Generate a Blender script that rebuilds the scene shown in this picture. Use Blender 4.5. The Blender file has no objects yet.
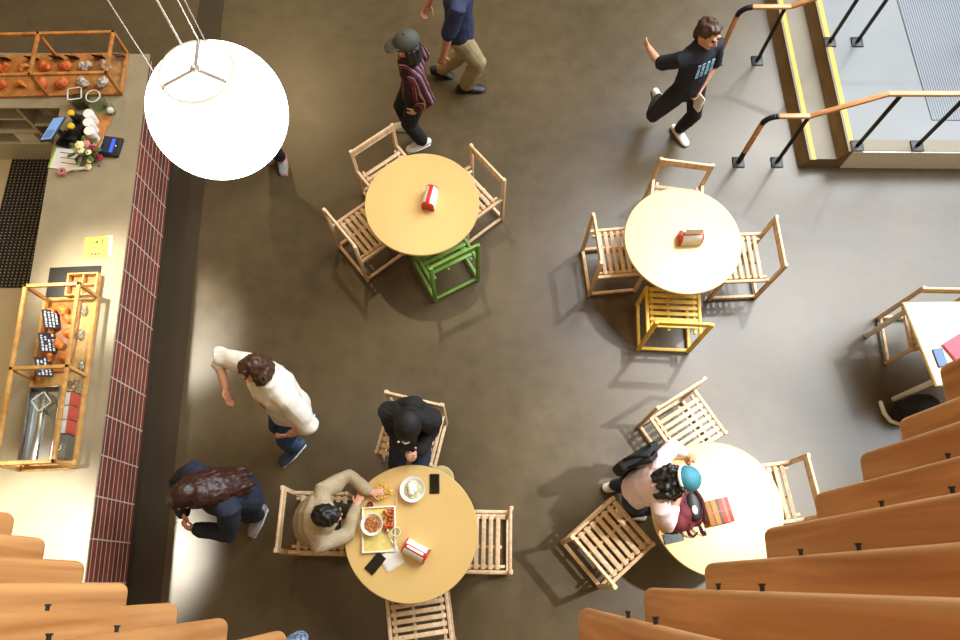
import bpy, bmesh, math, random
from mathutils import Vector, Matrix, noise
random.seed(7)
R=math.radians
V=Vector
scene=bpy.context.scene
COL=scene.collection

# ------------------------------------------------------------------ materials
MATS={}
def _nt(name):
    m=bpy.data.materials.new(name); m.use_nodes=True
    nt=m.node_tree; b=nt.nodes['Principled BSDF']
    return m,nt,b
def srgb(r,g,b):
    f=lambda c:(c/255/12.92) if c/255<=.04045 else ((c/255+.055)/1.055)**2.4
    return (f(r),f(g),f(b),1)
def mix(c,k): return (c[0]*k,c[1]*k,c[2]*k,1)
def plain(name,col,rough=.5,metal=0,var=.12,scale=18,bump=0,coat=0):
    """procedural material: gentle noise variation on one colour"""
    if name in MATS: return MATS[name]
    m,nt,b=_nt(name); N=nt.nodes; L=nt.links
    tc=N.new('ShaderNodeTexCoord'); nz=N.new('ShaderNodeTexNoise'); nz.inputs['Scale'].default_value=scale; nz.inputs['Detail'].default_value=4
    cr=N.new('ShaderNodeValToRGB'); cr.color_ramp.elements[0].position=.3; cr.color_ramp.elements[1].position=.7
    cr.color_ramp.elements[0].color=mix(col,1-var); cr.color_ramp.elements[1].color=mix(col,1+var)
    L.new(tc.outputs['Object'],nz.inputs['Vector']); L.new(nz.outputs['Fac'],cr.inputs['Fac']); L.new(cr.outputs['Color'],b.inputs['Base Color'])
    b.inputs['Roughness'].default_value=rough; b.inputs['Metallic'].default_value=metal
    if coat: b.inputs['Coat Weight'].default_value=coat
    if bump:
        bp=N.new('ShaderNodeBump'); bp.inputs['Strength'].default_value=bump; bp.inputs['Distance'].default_value=.01
        L.new(nz.outputs['Fac'],bp.inputs['Height']); L.new(bp.outputs['Normal'],b.inputs['Normal'])
    MATS[name]=m; return m
def wood(name,c1,c2,stretch=(30,30,2),rough=.45,scale=1.0):
    if name in MATS: return MATS[name]
    m,nt,b=_nt(name); N=nt.nodes; L=nt.links
    tc=N.new('ShaderNodeTexCoord'); mp=N.new('ShaderNodeMapping'); mp.inputs['Scale'].default_value=[s*scale for s in stretch]
    oi=N.new('ShaderNodeObjectInfo'); ad=N.new('ShaderNodeVectorMath'); ad.operation='ADD'
    mu=N.new('ShaderNodeVectorMath'); mu.operation='SCALE'; mu.inputs['Scale'].default_value=37.
    L.new(oi.outputs['Random'],mu.inputs[0])
    nz=N.new('ShaderNodeTexNoise'); nz.inputs['Scale'].default_value=1; nz.inputs['Detail'].default_value=5; nz.inputs['Distortion'].default_value=.6
    cr=N.new('ShaderNodeValToRGB'); cr.color_ramp.elements[0].position=.32; cr.color_ramp.elements[1].position=.68
    cr.color_ramp.elements[0].color=c1; cr.color_ramp.elements[1].color=c2
    L.new(tc.outputs['Object'],mp.inputs['Vector']); L.new(mp.outputs['Vector'],ad.inputs[0]); L.new(mu.outputs['Vector'],ad.inputs[1])
    L.new(ad.outputs['Vector'],nz.inputs['Vector']); L.new(nz.outputs['Fac'],cr.inputs['Fac']); L.new(cr.outputs['Color'],b.inputs['Base Color'])
    b.inputs['Roughness'].default_value=rough
    MATS[name]=m; return m
def emit(name,col,strength):
    if name in MATS: return MATS[name]
    m,nt,b=_nt(name)
    b.inputs['Base Color'].default_value=col; b.inputs['Emission Color'].default_value=col; b.inputs['Emission Strength'].default_value=strength
    MATS[name]=m; return m
def glass(name,tint=(.9,.95,.92,1),rough=.03,w=.12):
    """thin pane: mostly see-through with a fresnel gloss"""
    if name in MATS: return MATS[name]
    m,nt,b=_nt(name); N=nt.nodes; L=nt.links
    N.remove(b); out=N['Material Output']
    tr=N.new('ShaderNodeBsdfTransparent'); tr.inputs['Color'].default_value=tint
    gl=N.new('ShaderNodeBsdfGlossy'); gl.inputs['Roughness'].default_value=rough
    lw=N.new('ShaderNodeLayerWeight'); lw.inputs['Blend'].default_value=.5
    ms=N.new('ShaderNodeMixShader')
    pw=N.new('ShaderNodeMath'); pw.operation='POWER'; pw.inputs[1].default_value=4; L.new(lw.outputs['Facing'],pw.inputs[0])
    mu=N.new('ShaderNodeMath'); mu.operation='MULTIPLY_ADD'; mu.inputs[1].default_value=.6; mu.inputs[2].default_value=.03; L.new(pw.outputs[0],mu.inputs[0])
    L.new(mu.outputs[0],ms.inputs['Fac']); L.new(tr.outputs[0],ms.inputs[1]); L.new(gl.outputs[0],ms.inputs[2])
    L.new(ms.outputs[0],out.inputs['Surface'])
    MATS[name]=m; return m
def floor_mat():
    m,nt,b=_nt('polished_concrete'); N=nt.nodes; L=nt.links
    tc=N.new('ShaderNodeTexCoord')
    n1=N.new('ShaderNodeTexNoise'); n1.inputs['Scale'].default_value=.55; n1.inputs['Detail'].default_value=7; n1.inputs['Roughness'].default_value=.6
    n2=N.new('ShaderNodeTexNoise'); n2.inputs['Scale'].default_value=5; n2.inputs['Detail'].default_value=8; n2.inputs['Roughness'].default_value=.7
    L.new(tc.outputs['Object'],n1.inputs['Vector']); L.new(tc.outputs['Object'],n2.inputs['Vector'])
    mx=N.new('ShaderNodeMix'); mx.data_type='FLOAT'; mx.inputs[0].default_value=.4
    L.new(n1.outputs['Fac'],mx.inputs[2]); L.new(n2.outputs['Fac'],mx.inputs[3])
    cr=N.new('ShaderNodeValToRGB'); cr.color_ramp.elements[0].position=.33; cr.color_ramp.elements[1].position=.68
    cr.color_ramp.elements[0].color=FLOOR_A; cr.color_ramp.elements[1].color=FLOOR_B
    L.new(mx.outputs[0],cr.inputs['Fac']); L.new(cr.outputs['Color'],b.inputs['Base Color'])
    mr=N.new('ShaderNodeMapRange'); mr.inputs['To Min'].default_value=.25; mr.inputs['To Max'].default_value=.38
    L.new(n2.outputs['Fac'],mr.inputs['Value']); L.new(mr.outputs['Result'],b.inputs['Roughness'])
    b.inputs['Specular IOR Level'].default_value=.5
    return m
def brick_mat():
    m,nt,b=_nt('red_brick_tile'); N=nt.nodes; L=nt.links
    tc=N.new('ShaderNodeTexCoord'); sp=N.new('ShaderNodeSeparateXYZ'); cb=N.new('ShaderNodeCombineXYZ')
    L.new(tc.outputs['Object'],sp.inputs[0]); L.new(sp.outputs['Y'],cb.inputs['X']); L.new(sp.outputs['Z'],cb.inputs['Y'])
    br=N.new('ShaderNodeTexBrick'); br.offset=0; br.offset_frequency=1; br.squash=1
    br.inputs['Scale'].default_value=1; br.inputs['Brick Width'].default_value=.315; br.inputs['Row Height'].default_value=.0735
    br.inputs['Mortar Size'].default_value=.0055; br.inputs['Mortar Smooth'].default_value=.1; br.inputs['Bias'].default_value=-.1
    br.inputs['Color1'].default_value=srgb(132,64,46); br.inputs['Color2'].default_value=srgb(90,50,42); br.inputs['Mortar'].default_value=srgb(205,180,165)
    nz=N.new('ShaderNodeTexNoise'); nz.inputs['Scale'].default_value=9; nz.inputs['Detail'].default_value=5
    L.new(cb.outputs[0],br.inputs['Vector']); L.new(tc.outputs['Object'],nz.inputs['Vector'])
    mx=N.new('ShaderNodeMix'); mx.data_type='RGBA'; mx.blend_type='OVERLAY'; mx.inputs[0].default_value=.45
    L.new(br.outputs['Color'],mx.inputs[6]); L.new(nz.outputs['Color'],mx.inputs[7])
    bw=N.new('ShaderNodeRGBToBW'); L.new(nz.outputs['Color'],bw.inputs[0]); L.new(bw.outputs[0],mx.inputs[7])
    L.new(mx.outputs[2],b.inputs['Base Color']); b.inputs['Roughness'].default_value=.55
    return m
def stripes_mat(name,axis,pitch,cols,rough=.7,noise_amt=0.0):
    """stripes across one object axis; cols = [(pos,colour)...] constant ramp"""
    m,nt,b=_nt(name); N=nt.nodes; L=nt.links
    tc=N.new('ShaderNodeTexCoord'); dt=N.new('ShaderNodeVectorMath'); dt.operation='DOT_PRODUCT'; dt.inputs[1].default_value=axis
    L.new(tc.outputs['Object'],dt.inputs[0])
    dv=N.new('ShaderNodeMath'); dv.operation='DIVIDE'; dv.inputs[1].default_value=pitch; L.new(dt.outputs['Value'],dv.inputs[0])
    fr=N.new('ShaderNodeMath'); fr.operation='FRACT'; L.new(dv.outputs[0],fr.inputs[0])
    cr=N.new('ShaderNodeValToRGB'); cr.color_ramp.interpolation='CONSTANT'
    for i,(p,c) in enumerate(cols):
        e=cr.color_ramp.elements[i] if i<2 else cr.color_ramp.elements.new(p)
        e.position=p; e.color=c
    L.new(fr.outputs[0],cr.inputs['Fac']); L.new(cr.outputs['Color'],b.inputs['Base Color']); b.inputs['Roughness'].default_value=rough
    return m
def blotch_mat(name,cols,scale=20,rough=.7,kind='noise'):
    """broken patches of several colours (food, flowers, plaid-like print)"""
    if name in MATS: return MATS[name]
    m,nt,b=_nt(name); N=nt.nodes; L=nt.links
    tc=N.new('ShaderNodeTexCoord')
    if kind=='vor':
        nz=N.new('ShaderNodeTexVoronoi'); nz.inputs['Scale'].default_value=scale; bw=N.new('ShaderNodeSeparateColor'); L.new(nz.outputs['Color'],bw.inputs[0]); out=bw.outputs[0]
    else:
        nz=N.new('ShaderNodeTexNoise'); nz.inputs['Scale'].default_value=scale; nz.inputs['Detail'].default_value=3
        mr=N.new('ShaderNodeMapRange'); mr.inputs['From Min'].default_value=.3; mr.inputs['From Max'].default_value=.7; L.new(nz.outputs['Fac'],mr.inputs['Value']); out=mr.outputs[0]
    L.new(tc.outputs['Object'],nz.inputs['Vector'])
    cr=N.new('ShaderNodeValToRGB')
    n=len(cols)
    for i,c in enumerate(cols):
        p=i/max(1,n-1)
        e=cr.color_ramp.elements[0] if i==0 else (cr.color_ramp.elements[len(cr.color_ramp.elements)-1] if i==n-1 else cr.color_ramp.elements.new(p))
        e.position=p; e.color=c
    L.new(out,cr.inputs['Fac']); L.new(cr.outputs['Color'],b.inputs['Base Color']); b.inputs['Roughness'].default_value=rough
    MATS[name]=m; return m

FLOOR_A=srgb(68,56,37); FLOOR_B=srgb(98,83,57)
M_floor=floor_mat()
M_strip=plain('shade_and_toe_brown',srgb(58,47,28),.6,var=.1,scale=3)  # painted shadow strip beside the counter; plain brown on the toe kick
M_staff=plain('staff_floor',srgb(206,190,154),.55,var=.06,scale=4)
M_brick=brick_mat()
M_top=plain('concrete_worktop',srgb(152,139,112),.32,var=.09,scale=5)
M_steel=plain('brushed_steel',srgb(170,170,168),.3,1,var=.05)
M_white=plain('white_paint',srgb(232,230,222),.5,var=.03)
M_cabinet=plain('cabinet_cream',srgb(196,186,162),.5,var=.04)
M_black=plain('black_plastic',srgb(22,22,22),.45,var=.2)
M_blackmetal=plain('black_metal',srgb(34,33,32),.4,.3,var=.15)
M_pale=wood('pale_wood',srgb(208,172,130),srgb(236,208,170),rough=.5)
M_slatw=wood('slat_wood',srgb(178,118,62),srgb(224,166,104),(16,16,.9),rough=.42)
M_case=wood('case_oak',srgb(160,98,44),srgb(200,136,70),(18,18,3),rough=.45)
M_oak=wood('light_oak',srgb(186,132,66),srgb(218,170,98),(18,18,3),rough=.45)
M_rail=wood('rail_wood',srgb(204,138,84),srgb(226,166,112),(3,30,30),rough=.4)
M_tabletop=plain('maple_tabletop',srgb(212,178,112),.3,var=.04,scale=3)
M_tablewht=plain('cream_laminate',srgb(206,194,160),.35,var=.02)
M_green=wood('green_painted_wood',srgb(98,142,52),srgb(124,166,72),(12,12,3))
M_yellow=wood('yellow_painted_wood',srgb(222,178,60),srgb(244,206,92),(12,12,3))
M_red=plain('red_plastic',srgb(196,38,30),.35,var=.08)
M_paperw=plain('white_paper',srgb(240,238,230),.7,var=.03)
M_chrome=plain('pale_metal',srgb(205,200,190),.3,.6,var=.05)
M_glass=glass('clear_glass',(.96,.98,.96,1))
M_jar=glass('jar_glass',(.9,.93,.88,1),.05,.3)
M_skin=plain('skin_light',srgb(214,160,130),.5,var=.06,scale=30)
M_skin2=plain('skin_tan',srgb(196,138,104),.5,var=.06,scale=30)
M_hairblk=plain('hair_black',srgb(24,19,17),.45,var=.5,scale=60,bump=.4)
M_hairbrn=plain('hair_brown',srgb(70,46,30),.45,var=.4,scale=60,bump=.4)
M_hairred=plain('hair_dark_auburn',srgb(52,26,18),.42,var=.5,scale=50,bump=.4)
M_eye=plain('eye_dark',srgb(30,22,18),.2)
M_lip=plain('lip_rose',srgb(168,88,80),.5)
M_concr=plain('step_concrete',srgb(120,108,84),.5,var=.06,scale=3)
M_landing=plain('landing_concrete',srgb(114,116,116),.45,var=.05,scale=1.5)
M_riser=wood('riser_brown',srgb(112,86,52),srgb(134,106,66),(3,3,12))
M_nosing=plain('yellow_nosing',srgb(204,168,50),.5,var=.08,scale=30)

# ------------------------------------------------------------------ object helpers
def link(o,parent=None):
    COL.objects.link(o)
    if parent: o.parent=parent
    return o
def tag(o,label=None,cat=None,group=None,kind=None):
    if label: o['label']=label
    if cat: o['category']=cat
    if group: o['group']=group
    if kind: o['kind']=kind
    return o
def empty(name,loc=(0,0,0),rz=0,label=None,cat=None,group=None,kind=None):
    o=bpy.data.objects.new(name,None); o.location=loc; o.rotation_euler=(0,0,rz); o.empty_display_size=.1
    link(o); return tag(o,label,cat,group,kind)
def copy_tree(o,parent=None):
    c=o.copy(); link(c)
    if parent: c.parent=parent
    for ch in list(o.children): copy_tree(ch,c)
    return c
def smooth(me,ang=40):
    for p in me.polygons: p.use_smooth=True
    try: me.set_sharp_from_angle(angle=R(ang))
    except Exception: pass
class MB:
    def __init__(s): s.bm=bmesh.new()
    def box(s,c,d,rot=None,bev=0,seg=2):
        r=bmesh.ops.create_cube(s.bm,size=1); vs=r['verts']
        mt=Matrix.Translation(c)@(rot.to_4x4() if rot is not None else Matrix())@Matrix.Diagonal((d[0],d[1],d[2],1))
        bmesh.ops.transform(s.bm,matrix=mt,verts=vs)
        if bev:
            es=list({e for v in vs for e in v.link_edges})
            bmesh.ops.bevel(s.bm,geom=es,offset=bev,segments=seg,affect='EDGES',profile=.5)
        return s
    def bar(s,p0,p1,w,h,bev=0,up=(0,0,1)):
        p0=V(p0);p1=V(p1);d=p1-p0;z=d.normalized();u=V(up)
        if abs(z.dot(u))>.95:u=V((1,0,0))
        x=u.cross(z).normalized();y=z.cross(x)
        rot=Matrix((x,y,z)).transposed()
        return s.box((p0+p1)/2,(w,h,d.length),rot,bev)
    def cyl(s,p0,p1,r0,r1=None,n=20,bev=0):
        p0=V(p0);p1=V(p1);d=p1-p0; r1=r0 if r1 is None else r1
        rr=bmesh.ops.create_cone(s.bm,cap_ends=True,segments=n,radius1=r0,radius2=r1,depth=d.length)
        q=V((0,0,1)).rotation_difference(d.normalized())
        bmesh.ops.transform(s.bm,matrix=Matrix.Translation((p0+p1)/2)@q.to_matrix().to_4x4(),verts=rr['verts'])
        if bev:
            es=[e for e in {e for v in rr['verts'] for e in v.link_edges} if any(len(f.verts)>4 for f in e.link_faces)]
            bmesh.ops.bevel(s.bm,geom=es,offset=bev,segments=2,affect='EDGES')
        return s
    def ell(s,c,r,rot=None,sub=3):
        rr=bmesh.ops.create_icosphere(s.bm,subdivisions=sub,radius=1)
        bmesh.ops.transform(s.bm,matrix=Matrix.Translation(c)@(rot.to_4x4() if rot is not None else Matrix())@Matrix.Diagonal((r[0],r[1],r[2],1)),verts=rr['verts'])
        return s
    def lathe(s,prof,c=(0,0,0),n=40):
        """prof: [(r,z)...]; r=0 closes"""
        rings=[]
        for r,z in prof:
            if r<1e-6: rings.append([s.bm.verts.new((c[0],c[1],c[2]+z))])
            else: rings.append([s.bm.verts.new((c[0]+r*math.cos(2*math.pi*k/n),c[1]+r*math.sin(2*math.pi*k/n),c[2]+z)) for k in range(n)])
        for a,b in zip(rings,rings[1:]):
            for k in range(n):
                k2=(k+1)%n
                if len(a)==1 and len(b)==1: continue
                if len(a)==1: s.bm.faces.new((a[0],b[k2],b[k])) 
                elif len(b)==1: s.bm.faces.new((a[k],a[k2],b[0]))
                else: s.bm.faces.new((a[k],a[k2],b[k2],b[k]))
        return s
    def prism(s,poly,z0,z1,bev=0):
        n=len(poly)
        a=[s.bm.verts.new((p[0],p[1],z0)) for p in poly]; b=[s.bm.verts.new((p[0],p[1],z1)) for p in poly]
        s.bm.faces.new(a[::-1]); s.bm.faces.new(b)
        for k in range(n): s.bm.faces.new((a[k],a[(k+1)%n],b[(k+1)%n],b[k]))
        if bev:
            es=list({e for v in a+b for e in v.link_edges})
            bmesh.ops.bevel(s.bm,geom=es,offset=bev,segments=2,affect='EDGES')
        return s
    def loft(s,pts,rad,side,n=14,cap=True):
        """tube through pts; rad = (along side, across) per point; rounded ends"""
        pts=[V(p) for p in pts]; side=V(side); rings=[]
        m=len(pts)
        P=[];Q=[]
        def tang(i):
            a=pts[max(0,i-1)];b=pts[min(m-1,i+1)]
            return (b-a).normalized()
        seq=[]
        if cap:
            t=tang(0); r=min(rad[0])
            seq+=[(pts[0]-t*r*.95,.25,rad[0],t),(pts[0]-t*r*.7,.7,rad[0],t)]
        for i in range(m): seq.append((pts[i],1,rad[i],tang(i)))
        if cap:
            t=tang(m-1); r=min(rad[-1])
            seq+=[(pts[-1]+t*r*.7,.7,rad[-1],t),(pts[-1]+t*r*.95,.25,rad[-1],t)]
        prev=None
        for p,k,(ra,rb),t in seq:
            sd=side-t*side.dot(t)
            if sd.length<.3: sd=(prev-t*prev.dot(t)) if prev is not None else t.orthogonal()
            sd.normalize()
            if prev is not None and abs(sd.dot(prev))<.75: sd=(prev-t*prev.dot(t)).normalized()
            if prev is not None and sd.dot(prev)<0: sd=-sd
            prev=sd; up=t.cross(sd)
            rings.append([s.bm.verts.new(p+sd*ra*k*math.cos(2*math.pi*j/n)+up*rb*k*math.sin(2*math.pi*j/n)) for j in range(n)])
        for a,b in zip(rings,rings[1:]):
            for j in range(n): s.bm.faces.new((a[j],a[(j+1)%n],b[(j+1)%n],b[j]))
        s.bm.faces.new(rings[0][::-1]); s.bm.faces.new(rings[-1])
        return s
    def xform(s,mt):
        bmesh.ops.transform(s.bm,matrix=mt,verts=s.bm.verts[:]); return s
    def build(s,name,mat,parent=None,sm=True,ang=40,loc=None):
        bmesh.ops.recalc_face_normals(s.bm,faces=s.bm.faces[:])
        me=bpy.data.meshes.new(name); s.bm.to_mesh(me); s.bm.free()
        me.materials.append(mat)
        if sm: smooth(me,ang)
        o=bpy.data.objects.new(name,me); link(o,parent)
        if loc: o.location=loc
        return o
    def fused(s,name,mat,parent=None,voxel=.008,it=3,bump=0,bscale=25,stretch=1,loc=None):
        """union of all shapes into one continuous surface"""
        bmesh.ops.recalc_face_normals(s.bm,faces=s.bm.faces[:])
        me=bpy.data.meshes.new('tmp'); s.bm.to_mesh(me); s.bm.free()
        t=bpy.data.objects.new('tmp',me); COL.objects.link(t)
        md=t.modifiers.new('r','REMESH'); md.mode='VOXEL'; md.voxel_size=voxel
        if it:
            ms=t.modifiers.new('s','SMOOTH'); ms.iterations=it; ms.factor=.5
        dg=bpy.context.evaluated_depsgraph_get(); dg.update()
        nm=bpy.data.meshes.new_from_object(t.evaluated_get(dg)); nm.name=name
        bpy.data.objects.remove(t); bpy.data.meshes.remove(me)
        if bump:
            for v,nn in [(v,v.normal.copy()) for v in nm.vertices]:
                q=V((v.co.x*bscale,v.co.y*bscale,v.co.z*bscale*stretch))
                v.co+=nn*bump*noise.noise(q)
        nm.materials.clear(); nm.materials.append(mat)
        for p in nm.polygons: p.use_smooth=True
        o=bpy.data.objects.new(name,nm); link(o,parent)
        if loc: o.location=loc
        return o

# ------------------------------------------------------------------ setting
def struct(o): o['kind']='structure'; return o
struct(MB().box((1.5,4,-.06),(26,26,.12)).build('floor',M_floor,sm=False))
CR=R(2.7)                       # the counter runs 2.7 degrees off the hall's axis
CORG=V((-2.915,-.007,0))
CM=Matrix.Translation(CORG)@Matrix.Rotation(CR,4,'Z')
def cw(x,y,z=0): return CM@V((x,y,z))
# counter's shadow painted as a dark floor strip, staff floor behind it
def quad_slab(pts,z0,z1): return MB().prism(pts,z0,z1)
struct(quad_slab([(-2.67,-1.6),(-2.95,7.6),(-3.2,7.6),(-3.1,-1.6)],0,.003).build('counter_shade_1',M_strip,sm=False))
struct(quad_slab([(-3.45,-1.6),(-3.7,4.6),(-6.5,4.6),(-6.5,-1.6)],0,.004).build('floor_staff',M_staff,sm=False))

# steps and landing
st=empty('steps',(3.36,4.07,0)); struct(st)
def steppart(n,pts,z0,z1,m,bev=0):
    return MB().prism([(p[0]-3.36,p[1]-4.07) for p in pts],z0,z1,bev).build(n,m,st,sm=False)
steppart('step_tread',[(3.385,4.07),(3.72,4.07),(3.60,8.4),(3.25,8.4)],.0,.148,M_concr)
def riser(xa,xb,z0,z1,off):
    b=MB(); v=[]
    for (x,y) in ((xa,4.065),(xb,8.4)):
        for (dx,z) in ((-off,z0),(.015,z0),(.015,z1),(0,z1)): v.append(b.bm.verts.new((x+dx-3.36,y-4.07,z)))
    for k in range(4): b.bm.faces.new((v[k],v[(k+1)%4],v[4+(k+1)%4],v[4+k]))
    b.bm.faces.new(v[:4][::-1]); b.bm.faces.new(v[4:])
    return b.build('step_riser',M_riser,st,sm=False)
riser(3.37,3.235,0,.148,.07)
steppart('step_nosing',[(3.385,4.06),(3.43,4.06),(3.295,8.4),(3.25,8.4)],.148,.155,M_nosing)
steppart('nosing_edge',[(3.362,4.06),(3.385,4.06),(3.25,8.4),(3.227,8.4)],.148,.154,M_concr)
steppart('landing_slab',[(3.72,4.07),(8.5,4.03),(8.5,8.4),(3.60,8.4)],0,.298,M_landing)
riser(3.70,3.58,.148,.298,.06)
steppart('step_nosing',[(3.715,4.06),(3.762,4.06),(3.642,8.4),(3.595,8.4)],.298,.305,M_nosing)
steppart('nosing_edge',[(3.692,4.06),(3.715,4.06),(3.595,8.4),(3.572,8.4)],.298,.304,M_concr)
steppart('landing_added_face',[(3.74,4.055),(8.5,4.015),(8.5,4.03),(3.74,4.07)],0,.297,M_white)  # thin white face added to brighten the landing's dark front
steppart('landing_curb',[(3.765,4.07),(8.5,4.03),(8.5,4.16),(3.765,4.20)],.298,.305,M_concr)
# entrance grate on the landing
m=stripes_mat('grate_bars',(1,.035,0),.0255,[(0,srgb(62,66,72)),(.5,srgb(118,122,128))],.45)
g=MB().prism([(4.6,4.43),(8.2,4.4),(8.2,8.4),(4.42,8.4)],.299,.306).build('entrance_mat',m,sm=False)
tag(g,'grey ribbed entrance mat let into the raised landing','mat')

# ------------------------------------------------------------------ handrails
def handrail(y,posts,x0,label,zs):
    t=empty('handrail',(x0,y,0),0,label,'handrail')
    za,zb=.81,1.15
    w=.022
    rail=MB()
    pts=[(x0+.155,0),(0,0)]
    # sloping wooden grip made of straight pieces
    L=lambda a,b:rail.bar((a[0]-x0,0,a[1]),(b[0]-x0,0,b[1]),.05,.035,.012)
    L((x0+.11,za),(3.1,za+.005)); L((3.09,za),(3.66,zb)); L((3.645,zb),(8.4,zb))
    rail.build('grip_rail',M_rail,t)
    fp=MB()
    fp.bar((0,0,.01),(0,0,.2),.04,.04,.006)
    fp.build('end_post',M_blackmetal,t); fp=MB()
    for k in range(6):                            # the bent top of the first post
        a=R(90*k/6);b=R(90*(k+1)/6);r=.12
        p=lambda q:(r-r*math.cos(q),0,za-r+r*math.sin(q))
        fp.bar(p(a),p(b),.042,.042,.006)
    fp.build('rail_bend',M_blackmetal,t)
    MB().bar((0,0,.2),(0,0,za-.12),.04,.045,.008).build('wood_sleeve',M_rail,t)
    for px,z in posts:
        zt=za if px<3.15 else zb
        po=MB().bar((px-x0,0,z),(px-x0,0,zt-.015),.03,.03,.004).build('rail_post',M_blackmetal,t)
    for px,z in [(x0,0)]+posts:
        MB().box((px-x0,0,z+.008),(.12,.12,.014),bev=.003).build('floor_plate',M_blackmetal,t)
    return t
handrail(4.12,[(3.09,.0),(3.78,.305),(4.38,.305),(5.6,.305)],2.69,'wooden topped handrail at the near edge of the steps, in front of the landing',0)
handrail(5.40,[(3.045,.0),(3.71,.298),(4.0,.298),(5.2,.298)],2.60,'wooden topped handrail crossing the middle of the steps, partly cut by the photo top',0)

# ------------------------------------------------------------------ chairs
def make_chair(mat,label):
    t=empty('slatted_chair',(0,0,0),0,label,'chair')
    W=.235; D=.45
    for s in (-1,1):
        MB().bar((0,s*W,0),(0,s*W,.80),.038,.032,.008).build('back_leg',mat,t)
        MB().bar((D,s*W,0),(D,s*W,.475),.036,.032,.008).build('front_leg',mat,t)
        MB().bar((0,s*W,.445),(D,s*W,.445),.03,.035,.007).build('side_rail',mat,t)
        MB().bar((.035,s*(W-.045),.425),(D+.01,s*(W-.045),.425),.024,.034,.005).build('seat_rail',mat,t)
        MB().bar((0,s*W,.045),(D,s*W,.045),.028,.03,.006).build('floor_stretcher',mat,t)
    MB().bar((0,-W,.05),(0,W,.05),.028,.03,.006,up=(1,0,0)).build('rear_stretcher',mat,t)
    MB().box((.005,0,.765),(.024,2*W,.07),bev=.008).box((.012,0,.722),(.016,2*W,.02),bev=.005).build('back_rail',mat,t)
    MB().bar((.06,.04,.418),(D,.04,.418),.024,.026,.004).build('centre_rail',mat,t)
    for k in range(7):
        x=.095+k*.058
        MB().box((x,0,.452),(.036,.43,.018),bev=.005).build('slat',mat,t)
    return t
pale=make_chair(M_pale,'pale wood slatted chair')
greenc=make_chair(M_green,'green painted slatted chair pushed under the table by the striped-shirt child')
yellowc=make_chair(M_yellow,'yellow painted slatted chair, the only yellow one, at the pale table near the steps')
CH=[('p',-1.251,2.967,39,'pale wood slatted chair left of the green chair, seat slats in view'),
('p',-1.01,3.897,-51.8,'pale wood slatted chair beside the feet of the child in the cap'),
('p',.07,3.637,-140.3,'pale wood slatted chair at the upper right of the table with a green chair'),
('g',-.225,2.686,118.5,None),
('p',1.038,2.867,5.5,'pale wood slatted chair left of the yellow chair at the table near the steps'),
('p',1.905,3.64,-98.4,'pale wood slatted chair behind the table near the steps, below the running child'),
('p',2.664,2.843,-177.6,'pale wood slatted chair at the right of the table with a yellow chair'),
('y',1.735,2.067,87.4,None),
('p',1.656,1.464,-58.9,'pale wood slatted chair above the woman in pink, set askew behind her'),
('p',.865,.145,40,'pale wood slatted chair pulled away at the lower left of the woman in pink'),
('p',2.651,.72,-172.9,'pale wood slatted chair right of the backpack table, partly behind wooden slats'),
('p',.24,.306,178.8,'empty pale wood slatted chair right of the table laid with food'),
('p',-1.561,.464,-1.1,'pale wood slatted chair the child in beige sits on'),
('p',-.541,1.419,-103.3,'pale wood slatted chair the person in black sits on'),
('p',-.45,-.485,98,'pale wood slatted chair at the bottom of the food table, cut by the photo edge'),
('p',4.07,2.39,-91,'yellowish wood slatted chair behind the cream table at the right edge')]
first={'p':pale,'g':greenc,'y':yellowc}; used=set()
for k,x,y,a,lab in CH:
    o=first[k] if k not in used else copy_tree(first[k]); used.add(k)
    o.location=(x,y,0); o.rotation_euler=(0,0,R(a)); o['group']='slatted chairs around the tables'
    if lab: o['label']=lab
    if 'pulled away' in (lab or ''): o.scale=(1.12,1,1)

# ------------------------------------------------------------------ tables
def round_table(x,y,label,mat):
    t=empty('round_table',(x,y,0),0,label,'table','round cafe tables')
    r=.52;z=.75
    MB().lathe([(0,z-.03),(r-.006,z-.03),(r,z-.024),(r,z-.005),(r-.005,z),(0,z)],n=96).build('tabletop',mat,t)
    MB().cyl((0,0,.025),(0,0,z-.03),.04).cyl((0,0,z-.05),(0,0,z-.03),.13).build('pedestal',M_blackmetal,t)
    MB().lathe([(0,0),(.16,0),(.165,.006),(.15,.014),(.05,.026),(0,.026)]).build('table_base',M_blackmetal,t)
    return t
round_table(-.526,3.239,'round maple table with three wooden chairs and one green chair',M_tabletop)
round_table(1.807,2.872,'round pale table near the steps with a yellow chair',M_tabletop)
round_table(-.535,.364,'round maple table laid with a food tray and bowls',M_tabletop)
round_table(1.863,.546,'round pale table holding the maroon backpack',M_tabletop)
t5=empty('cafe_table',(4.2,1.9,0),0,'straight-edged cream table with white legs at the right edge','table')
MB().prism([(3.65-4.2,2.275-1.9),(3.79-4.2,1.54-1.9),(4.9-4.2,1.54-1.9),(4.9-4.2,2.29-1.9)],.72,.75,.004).build('tabletop',M_tablewht,t5)
MB().prism([(3.646-4.2,2.279-1.9),(3.786-4.2,1.536-1.9),(4.905-4.2,1.536-1.9),(4.905-4.2,2.294-1.9)],.722,.742).build('edge_band',M_yellow,t5,sm=False)
for (x,y) in ((3.70,2.22),(3.84,1.60),(4.85,1.6),(4.85,2.23)):
    MB().cyl((x-4.2,y-1.9,0),(x-4.2,y-1.9,.72),.024).build('leg',M_white,t5)

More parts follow.
